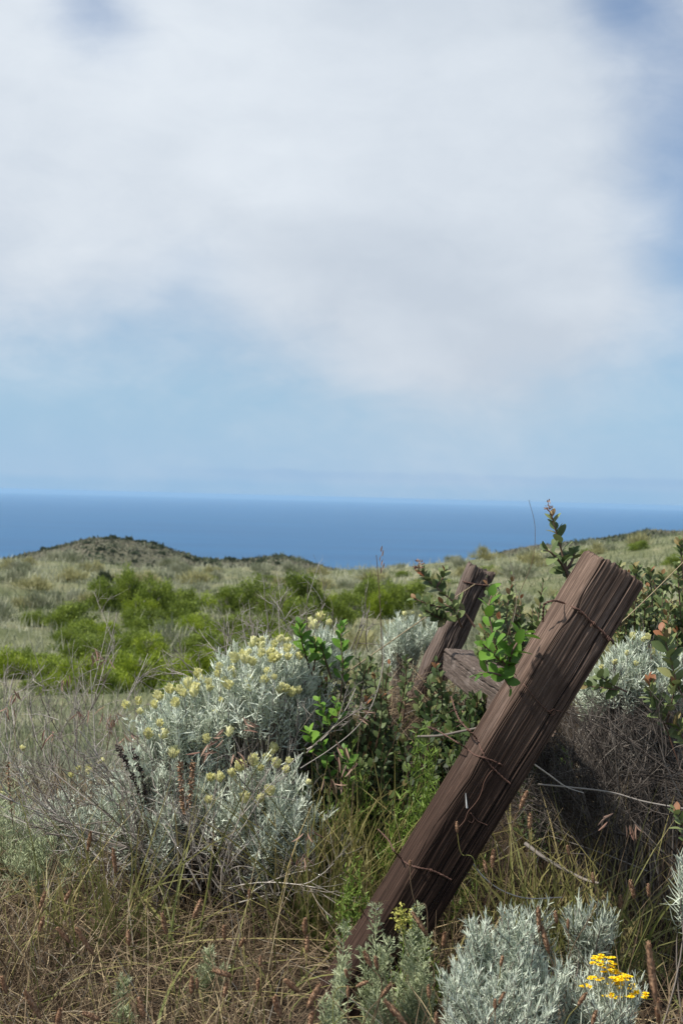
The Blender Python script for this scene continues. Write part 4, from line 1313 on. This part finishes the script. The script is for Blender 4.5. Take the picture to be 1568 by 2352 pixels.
SPIKES = [spike_mesh() for _ in range(5)]
PL = [(x, y, h, a) for (x, y), h, a in zip(
    c3([(410, 480), (525, 570), (195, 750), (190, 860), (290, 910), (390, 940), (755, 860), (905, 790), (590, 925), (1145, 720), (1030, 900), (1110, 945), (1400, 870), (880, 1140), (905, 1135), (1020, 1085), (1340, 1145), (650, 1245),
        (150, 1230), (420, 1285), (1275, 1240), (1440, 1190), (1190, 1150), (1035, 1160), (18, 1140), (310, 730), (1410, 950), (1195, 1030), (270, 1290), (1430, 1290)]),
    [48, 60, 42, 36, 44, 75, 52, 48, 36, 22, 34, 30, 40, 40, 28, 46, 44, 48, 76, 44, 56, 60, 40, 36, 40, 30, 40, 24, 46, 50],
    [10, -6, 18, 15, -40, -33, -12, 22, -5, 0, -5, 25, 0, 2, 0, -70, -48, -20, -28, -60, -15, 28, -8, 10, -20, 30, 0, 0, 10, 12])] + [(x, y, h, a) for (x, y), h, a in zip(
    c3r([(530, 415), (315, 580), (695, 560), (660, 595), (865, 385), (835, 290), (660, 765), (1040, 520), (1155, 650), (1335, 700), (1410, 705), (905, 840), (935, 930), (1040, 860), (985, 830), (735, 1030), (735, 1200),
         (705, 1230), (1105, 1205), (1425, 1080), (1455, 1260), (1160, 1290), (360, 860), (400, 1170), (470, 930), (120, 1020), (160, 1040), (95, 1135), (205, 1165), (25, 1090), (30, 1170), (250, 1270), (435, 1295), (1280, 760)]),
    [26, 14, 42, 30, 38, 46, 28, 22, 26, 44, 30, 60, 66, 24, 30, 26, 30, 24, 36, 130, 70, 36, 64, 30, 34, 40, 34, 32, 38, 24, 26, 80, 30, 34],
    [-4, 0, 3, -10, 2, 20, 0, -10, -8, -14, -5, -3, -15, 0, -10, 10, 25, 0, 30, -6, -6, 15, -33, -2, 8, -25, -10, 65, 38, -20, 0, -42, 0, 0])]
TH_, SPH_ = [], []
for px, py, hl, a in PL:
    d = 4.0 if py < 1960 else 3.65 if py < 2080 else 3.3 if py < 2180 else 2.9 if py < 2280 else 2.6
    if px > 880 and py < 2050:
        d = 3.42
    if hl > 100:
        d = 2.2
    hc = at(px, py, d)
    hm = hl * d / F
    ax = unit(rt * math.sin(R(a)) + up * math.cos(R(a)) + fwd * rng.normal(0, .15))
    b0 = hc - ax * hm * .5
    bx = px + rng.uniform(-25, 25) - hl * math.sin(R(a))
    base = gpt(bx, d + rng.uniform(-.05, .1))
    lbl = 'brown ribwort seed spike on a thin stalk in the foreground grass'
    if abs(px - 1049) < 2 and py < 1910:
        lbl = 'ribwort seed head on a winding stalk in front of the middle of the dark post'
    if abs(px - 941) < 3 and py < 1990:
        lbl = 'tiny ribwort head on a looping green stalk in front of the lower post'
    if hl > 100:
        lbl = 'long blurred brown spike nearest the camera at lower right'
    th = thing('plantain', lbl, 'seed stalk', base, 'brown ribwort spikes in the grass')
    L = np.linalg.norm(b0 - base)
    if d == 3.42 and px < 1070:
        sw = [at(px + 10, py + 60, d), at(px + 45, py + 110, d)] if px > 1000 else [at(px + 2, py + 50, d), at(px + 14, py + 95, d), at(px + 40, py + 120, d)]
        P = smooth_path([b0] + sw + [gpt(px + 60, d)], 24)[::-1]
    else:
        P = smooth_path([base, base + A([0, 0, L * .45]) + rng.normal(0, .015, 3), b0 - ax * .05, b0], 18)
    G = Geo()
    G.tubes(P[None], np.linspace(.0014, .0009, len(P))[None], A([.5]), 5)
    G.build('stem', M_grass if rng.random() < .5 else M_dry, th)
    o = inst('flower_spike', SPIKES[rng.integers(5)], b0, th)
    o.rotation_euler = Vector(ax).to_track_quat('Z', 'Y').to_euler()
    wd = max(.0065, min(.010, hm * .26))
    o.scale = (wd, wd, hm)


# ------------------------------------------------------------------ near grass
def grass_mass():
    G, GG = Geo(), Geo()

    def scatter(n, x0, x1, y0, y1):
        y = np.sqrt(rng.uniform(y0 ** 2, y1 ** 2, n))
        x = rng.uniform(x0, x1, n) * y
        return np.stack([x, y, gz(x, y)], -1)
    # matted dry thatch
    n = 46000
    P = scatter(n, -.46, .46, 2.4, 6.6)
    foot = (P[:, 1] > 3.05) & (P[:, 1] < 3.62) & (np.abs(P[:, 0] / P[:, 1] - .006) < .035)
    P = P[~foot]
    n = len(P)
    shade = (P[:, 0] / P[:, 1] > .09) & (P[:, 0] / P[:, 1] < .31) & (P[:, 1] > 3.55)
    P = P[~shade | (rng.random(n) < .10)]
    n = len(P)
    P[:, 2] += rng.random(n) ** 1.5 * .10
    D = unit(rdir(n, -.1, .55))
    L = rng.uniform(.06, .24, n)
    LP = arcs(P, D, L, rng.normal(0, .25, (n, 3)) - A([0, 0, .15]), 4)
    LP[..., 2] = np.maximum(LP[..., 2], gz(LP[..., 0], LP[..., 1]) + .003)
    G.ribbons(LP, A([.8, 1, .8, .3])[None] * rng.uniform(.0014, .0034, (n, 1)), unit(np.cross(D, A([0, 0, 1.0]) + rng.normal(0, .4, (n, 3)))), rng.random(n))
    # standing dry stems and blades
    n = 24000
    P = scatter(n, -.46, .46, 2.5, 6.4)
    P = P[~((P[:, 1] > 2.9) & (P[:, 1] < 3.65) & (np.abs(P[:, 0] / P[:, 1] - .006) < .04))]
    n = len(P)
    P = P[vnoise(P[:, 0] * 5, P[:, 1] * 5, 41) + vnoise(P[:, 0] * 14, P[:, 1] * 14, 42) * .7 + rng.normal(0, .1, n) > .02]
    n = len(P)
    shade = (P[:, 0] / P[:, 1] > .09) & (P[:, 0] / P[:, 1] < .31) & (P[:, 1] > 3.55)
    P = P[~shade | (rng.random(n) < .12)]
    n = len(P)
    D = unit(A([0, 0, 1.0]) + rng.normal(0, .38, (n, 3)))
    L = rng.uniform(.08, .40, n)
    LP = arcs(P, D, L, rng.normal(0, .28, (n, 3)) * A([1, 1, .6]) - A([0, 0, .12]), 5)
    G.ribbons(LP, A([1, 1, .9, .7, .2])[None] * rng.uniform(.0014, .0036, (n, 1)), unit(np.cross(D, rdir(n))), rng.random(n))
    # taller fine dry stems on the right, under the bushes
    n = 1500
    P = scatter(n, .08, .42, 3.6, 5.4)
    D = unit(A([0, 0, 1.0]) + rng.normal(0, .3, (n, 3)))
    L = rng.uniform(.25, .55, n)
    LP = arcs(P, D, L, rng.normal(0, .3, (n, 3)) * A([1, 1, .4]), 6)
    G.ribbons(LP, np.linspace(1, .3, 6)[None] * rng.uniform(.0014, .0028, (n, 1)), unit(np.cross(D, rdir(n))), rng.random(n) * .8)
    tag(G.build('dry_grass', M_dry), 'matted tan and brown dry grass covering the ground in front', 'grass', kind='stuff')
    # broad arching yellowed blades
    n = 320
    P = scatter(n, -.27, .25, 2.9, 4.6)
    D = unit(A([0, 0, 1.0]) + rng.normal(0, .35, (n, 3)))
    B = rng.normal(0, .7, (n, 3)) * A([1, 1, 0]) - A([0, 0, .55])
    LP = arcs(P, D, rng.uniform(.16, .36, n), B, 9)
    (GG).ribbons(LP, A([.7, 1, 1, 1, .95, .85, .7, .45, .1])[None] * rng.uniform(.004, .0075, (n, 1)), unit(np.cross(D, B)), rng.uniform(.3, 1, n))
    # green blades in patches
    n = 2000
    P = scatter(n, -.46, .46, 2.6, 6.2)
    P = P[~((P[:, 1] > 2.9) & (P[:, 1] < 3.65) & (np.abs(P[:, 0] / P[:, 1] - .006) < .04))]
    n = len(P)
    keep = vnoise(P[:, 0] * 3.2, P[:, 1] * 3.2, 11) + rng.normal(0, .12, n) > .06
    P = P[keep]
    cl = np.concatenate([gpt(px, d)[None] + rng.normal(0, 1, (k, 3)) * A([sx, .08, 0]) for px, d, sx, k in
                         ((800, 4.1, .07, 170), (860, 4.2, .06, 130), (750, 4.1, .06, 110), (900, 4.4, .08, 110), (1310, 3.9, .10, 90), (1480, 3.8, .12, 110), (1230, 4.0, .1, 70), (820, 4.3, .1, 80), (350, 3.9, .12, 70), (200, 4.0, .12, 60))])
    tall = np.concatenate([np.zeros(len(P)), np.ones(len(cl))])
    P = np.vstack([P, cl])
    P[:, 2] = gz(P[:, 0], P[:, 1])
    n = len(P)
    D = unit(A([0, 0, 1.0]) + rng.normal(0, .28, (n, 3)))
    L = rng.uniform(.10, .26, n) + tall * rng.uniform(.05, .38, n)
    LP = arcs(P, D, L, rng.normal(0, .3, (n, 3)) * A([1, 1, .5]) - A([0, 0, .14]), 6)
    W = A([.8, 1, 1, .85, .6, .15])[None] * (rng.uniform(.0022, .0045, (n, 1)) + tall[:, None] * .002)
    GG.ribbons(LP, W, unit(np.cross(D, rdir(n))), rng.random(n))
    tag(GG.build('green_grass', M_grass), 'green grass blades scattered through the dry foreground grass', 'grass', kind='stuff')


grass_mass()

# ------------------------------------------------------------------ the slope beyond
M_sage = leafmat('sage_scrub_leaf', [(0, (.11, .14, .06)), (.35, (.22, .24, .15)), (.6, (.31, .32, .225)), (1, (.43, .43, .31))], rough=.8, transl=.2, spec=.1)
M_sagey = leafmat('yellowish_scrub_leaf', [(0, (.20, .19, .09)), (.5, (.32, .31, .15)), (1, (.43, .41, .22))], rough=.8, transl=.2, spec=.1)
M_bush = leafmat('coyote_brush_leaf', [(0, (.05, .08, .014)), (.5, (.15, .205, .03)), (1, (.29, .36, .06))], rough=.6, transl=.25)
M_bushb = leafmat('fresh_brush_leaf', [(0, (.08, .12, .012)), (.5, (.20, .27, .022)), (1, (.35, .42, .045))], rough=.6, transl=.25)
M_hill = leafmat('hill_scrub_leaf', [(0, (.035, .05, .022)), (1, (.085, .105, .05))], rough=.8, transl=.1)


def mound(n, L, w, mat, shape=(.5, .5, .45), upb=1.0, clumps=14, name='sage_shrub', fuzz=.45):
    """dome of short upright leafy sprays"""
    g = Geo()
    cd = rdir(clumps, .0, 1)
    cs = cd * rng.uniform(.3, .9, (clumps, 1))
    i = rng.integers(0, clumps, n)
    P = cs[i] + rdir(n, -.3, 1) * rng.uniform(.05, fuzz, (n, 1))
    P = P * A(shape)
    P[:, 2] = np.maximum(P[:, 2], .02)
    D = unit(P * A([.8, .8, .5]) / A(shape) + A([0, 0, upb]) + rng.normal(0, .3, (n, 3)))
    ln = L * rng.uniform(.6, 1.3, n)
    LP = arcs(P, D, ln, rng.normal(0, .15, (n, 3)), 3)
    g.ribbons(LP, A([.8, 1, .3])[None] * w * rng.uniform(.7, 1.3, (n, 1)), unit(np.cross(D, rdir(n))), np.clip(rng.random(clumps)[i] * .55 + rng.random(n) * .35 + .1, 0, 1))
    o = g.build(name, mat)
    me = o.data
    bpy.data.objects.remove(o)
    return me


SAGE = [mound(900, .16, .014, M_sage) for _ in range(4)] + [mound(900, .16, .014, M_sagey) for _ in range(3)]
BUSH = [mound(8000, .055, .032, M_bush, (1.0, .9, .95), .35, 60, 'green_bush', .3) for _ in range(4)]
BUSHB = [mound(8000, .055, .03, M_bushb, (1.0, .9, .9), .35, 60, 'green_bush', .3) for _ in range(3)]
HILLB = [mound(700, .3, .16, M_hill, (1.2, 1.1, .8), .6, 16, 'hill_shrub') for _ in range(4)]


def branches_mesh(s=1.0):
    g = Geo()
    for k in range(7):
        a = k * .9
        twig_tree(g, (0, 0, -.05), (math.cos(a) * .6, math.sin(a) * .6, 1), .5 * s, .025 * s, 2, spread=.4)
    o = g.build('branches', M_twig)
    me = o.data
    bpy.data.objects.remove(o)
    return me


BR = branches_mesh()


def bg_point(px, r):
    th = math.atan((px - 784) / F)
    x, y = r * math.sin(th), r * math.cos(th)
    return A([x, y, float(gz(x, y))])


def bush(px, r, w, h, data, label, group, name='green_bush', br=True, sink=.06):
    b = bg_point(px, r)
    k = w * r / F
    o = inst(name, data, b - A([0, 0, sink]), None, (0, 0, rng.uniform(0, 6.28)), (k, k, h * r / F))
    tag(o, label, 'bush', group)
    if br:
        c = bpy.data.objects.new('branches', BR)
        COL.objects.link(c)
        c.parent = o
    return o


GB = 'green bushes in the hollow'
# dark green thicket crossing the middle distance
for k, (px, r, w, h) in enumerate([(240, 46, 42, 80), (300, 44, 60, 96), (360, 43, 60, 104), (425, 43, 55, 90), (470, 46, 55, 92), (530, 44, 62, 100), (590, 46, 60, 100), (640, 45, 55, 104), (690, 46, 60, 108), (750, 47, 60, 108), (800, 46, 50, 100),
                                  (850, 47, 60, 104), (905, 46, 50, 92), (950, 48, 45, 80), (330, 38, 50, 70), (400, 37, 48, 66), (560, 38, 50, 80), (700, 40, 60, 84), (790, 40, 50, 80), (880, 41, 50, 80), (620, 36, 45, 64), (480, 36, 45, 60)]):
    bush(px, r + rng.uniform(-2, 3), w * rng.uniform(.75, 1.2), h * rng.uniform(.72, 1.18), (BUSH + BUSHB[:1])[k % 5], 'dark green bush in the thicket crossing the middle of the slope', GB)
for k, (px, r, w, h, lab) in enumerate([(190, 33, 62, 66, 'low green bush at the left end of the thicket on the slope'), (110, 26, 74, 84, 'bright green bush at far left below the thicket'), (30, 23.5, 64, 80, 'green bush cut by the left frame edge below the thicket'),
                                       (200, 23, 78, 96, 'bright green bush in front left of the yellow green one'), (330, 21.5, 92, 122, 'fresh yellow green bush behind the left edge of the silvery shrub'),
                                       (420, 22, 66, 106, 'fresh green bush just left of the flowering silvery shrub'), (260, 20.5, 66, 84, 'low fresh green bush nearest the viewer in the hollow'), (480, 25, 56, 90, 'fresh green bush hidden behind bare white twigs'),
                                       (350, 28, 60, 74, 'small fresh green bush midway between the thicket and the yellow green bush')]):
    bush(px, r, w, h, BUSHB[k % 3] if k != 0 else BUSH[1], lab, GB)
for k in range(64):
    px, r = rng.uniform(60, 680), rng.uniform(20, 41)
    bush(px, r, rng.uniform(36, 70), rng.uniform(36, 76), (BUSH + BUSH + BUSHB)[int(rng.integers(11))], 'low olive green bush among the brighter bushes in the hollow', 'low bushes scattered in the hollow', br=False)
bush(85, 40, 40, 44, BUSH[2], 'small dull green bush alone among the pale scrub at left', None)
bush(245, 62, 16, 40, HILLB[1], 'small dark bare-looking shrub on the pale slope left of centre', None, br=False)
for px, r, w, h in ((620, 70, 40, 22), (690, 72, 36, 18), (930, 75, 26, 18), (1130, 70, 40, 24), (1350, 80, 20, 18), (480, 74, 30, 24), (1000, 64, 60, 26), (1470, 76, 30, 26), (1560, 60, 40, 30)):
    bush(px, r, w, h, BUSH[int(rng.integers(4))], 'low olive green bush on the far edge of the meadow', 'low bushes along the meadow edge', br=False)

# pale scrub: individual mounds, all alike
k = 0
for i in range(360):
    r = math.exp(rng.uniform(math.log(11), math.log(95)))
    px = rng.uniform(-300, 1950)
    if 9 < r < 40 and -60 < px < 700 and rng.random() < (.97 if r < 24 else .9):
        continue
    if 34 < r < 49 and 210 < px < 970:
        continue
    b = bg_point(px, r)
    w = rng.uniform(.5, 1.15) * (1 + r / 110)
    o = inst('sage_shrub', SAGE[int(rng.integers(7))], b - A([0, 0, .04]), None, (0, 0, rng.uniform(0, 6.28)), (w, w, w * rng.uniform(.7, 1.05)))
    tag(o, 'pale grey green scrub mound on the meadow slope', 'shrub', 'pale scrub mounds on the slope')


def meadow():
    g = Geo()
    n = 115000
    r = np.exp(rng.uniform(math.log(5.4), math.log(96), n))
    th = rng.uniform(-.42, .42, n)
    x, y = r * np.sin(th), r * np.cos(th)
    pxs = 784 + x / y * F
    keep = ~((r < 7.6) & (pxs > 640) & (pxs < 1620)) & ~((r > 17) & (r < 38) & (pxs < 640) & (rng.random(n) < .72))
    x, y, r, th = x[keep], y[keep], r[keep], th[keep]
    n = len(x)
    P = np.stack([x, y, gz(x, y) - .02], -1)
    D = unit(A([0, 0, 1.0]) + rng.normal(0, .3, (n, 3)))
    patch = vnoise(x * .22, y * .16, 21) + .5
    L = rng.uniform(.12, .38, n) * (.7 + .6 * patch) * np.clip(r / 26, .45, 1)
    patch = np.where(r < 16, np.maximum(patch, .45), patch)
    LP = arcs(P, D, L, rng.normal(0, .25, (n, 3)), 3)
    W = A([1, .9, .25])[None] * (.004 + .00042 * r)[:, None] * rng.uniform(.6, 1.4, (n, 1))
    g.ribbons(LP, W, unit(np.cross(D, rdir(n))), np.clip(.5 + (patch - .5) * 1.1 + vnoise(x * .9, y * .6, 23) * .5 + rng.normal(0, .13, n), 0, 1))
    tag(g.build('meadow_grass', M_sage), 'pale grey green grass covering the slope', 'grass', kind='stuff')


meadow()

def hill_scrub():
    g = Geo()
    n = 64000
    r = rng.uniform(215, 352, n)
    th = rng.uniform(-.29, .29, n)
    x, y = r * np.sin(th), r * np.cos(th)
    pn = vnoise(x * .12, y * .10, 31) + .6 * vnoise(x * .4, y * .3, 32)
    P = np.stack([x, y, gz(x, y) - .1], -1)
    D = unit(A([0, 0, .8]) + rng.normal(0, .5, (n, 3)))
    L = rng.uniform(.2, .6, n) * (1 + pn)
    LP = arcs(P, D, L, rng.normal(0, .3, (n, 3)), 3)
    g.ribbons(LP, A([1, .9, .35])[None] * rng.uniform(.25, .65, (n, 1)), unit(np.cross(D, rdir(n))), np.clip(.6 + pn * 1.0 + rng.normal(0, .2, n), 0, 1))
    m = leafmat('hill_cover', [(0, (.20, .175, .125)), (.5, (.15, .147, .10)), (.8, (.11, .122, .075)), (1, (.075, .095, .052))], rough=.9, transl=.1, spec=.1)
    tag(g.build('hill_scrub', m), 'low brownish scrub covering the far hill', 'scrub', kind='stuff')


hill_scrub()

# dark shrubs on the far hill
HS = c3([]) + [(x * .5, 1066 + y * .5) for x, y in [(205, 390), (245, 385), (412, 362), (470, 395), (495, 342), (523, 342), (573, 338), (600, 348), (645, 348), (665, 352), (708, 365), (735, 380), (705, 385), (525, 405), (620, 412), (745, 410), (860, 430), (905, 445), (1063, 440), (1135, 445),
                                                   (1200, 448), (320, 398), (290, 412), (540, 470), (470, 455), (800, 445), (770, 465), (620, 445), (690, 470), (1070, 485), (980, 455), (850, 480), (1290, 460), (1240, 485)]]
for k, (px, py) in enumerate(HS):
    hy = 1121 + .0255 * px
    # walk along the line of sight until it meets the hill
    r = 260.0
    dz = -(py - hy) / F
    while r < 360 and H + dz * r > float(gz(*(r * A([math.sin(math.atan((px - 784) / F)), math.cos(math.atan((px - 784) / F))])))):
        r += 1.5
    big = k in (5, 10, 7, 17, 18)
    bush(px, min(r, 341), rng.uniform(7, 10) * (1.25 if big else 1), rng.uniform(9, 13) * (1.2 if big else .9), HILLB[k % 4], 'small dark round shrub on the far hill above the sea', 'dark shrubs dotting the far hill', 'hill_shrub', False, .3)
for px, r in ((1320, 255), (1340, 255), (1335, 262), (1180, 300), (1165, 305)):
    bush(px, r, 11, 12, HILLB[1], 'small dark shrub on the right-hand ridge above the sea', 'dark shrubs on the right ridge', 'hill_shrub', False, .3)
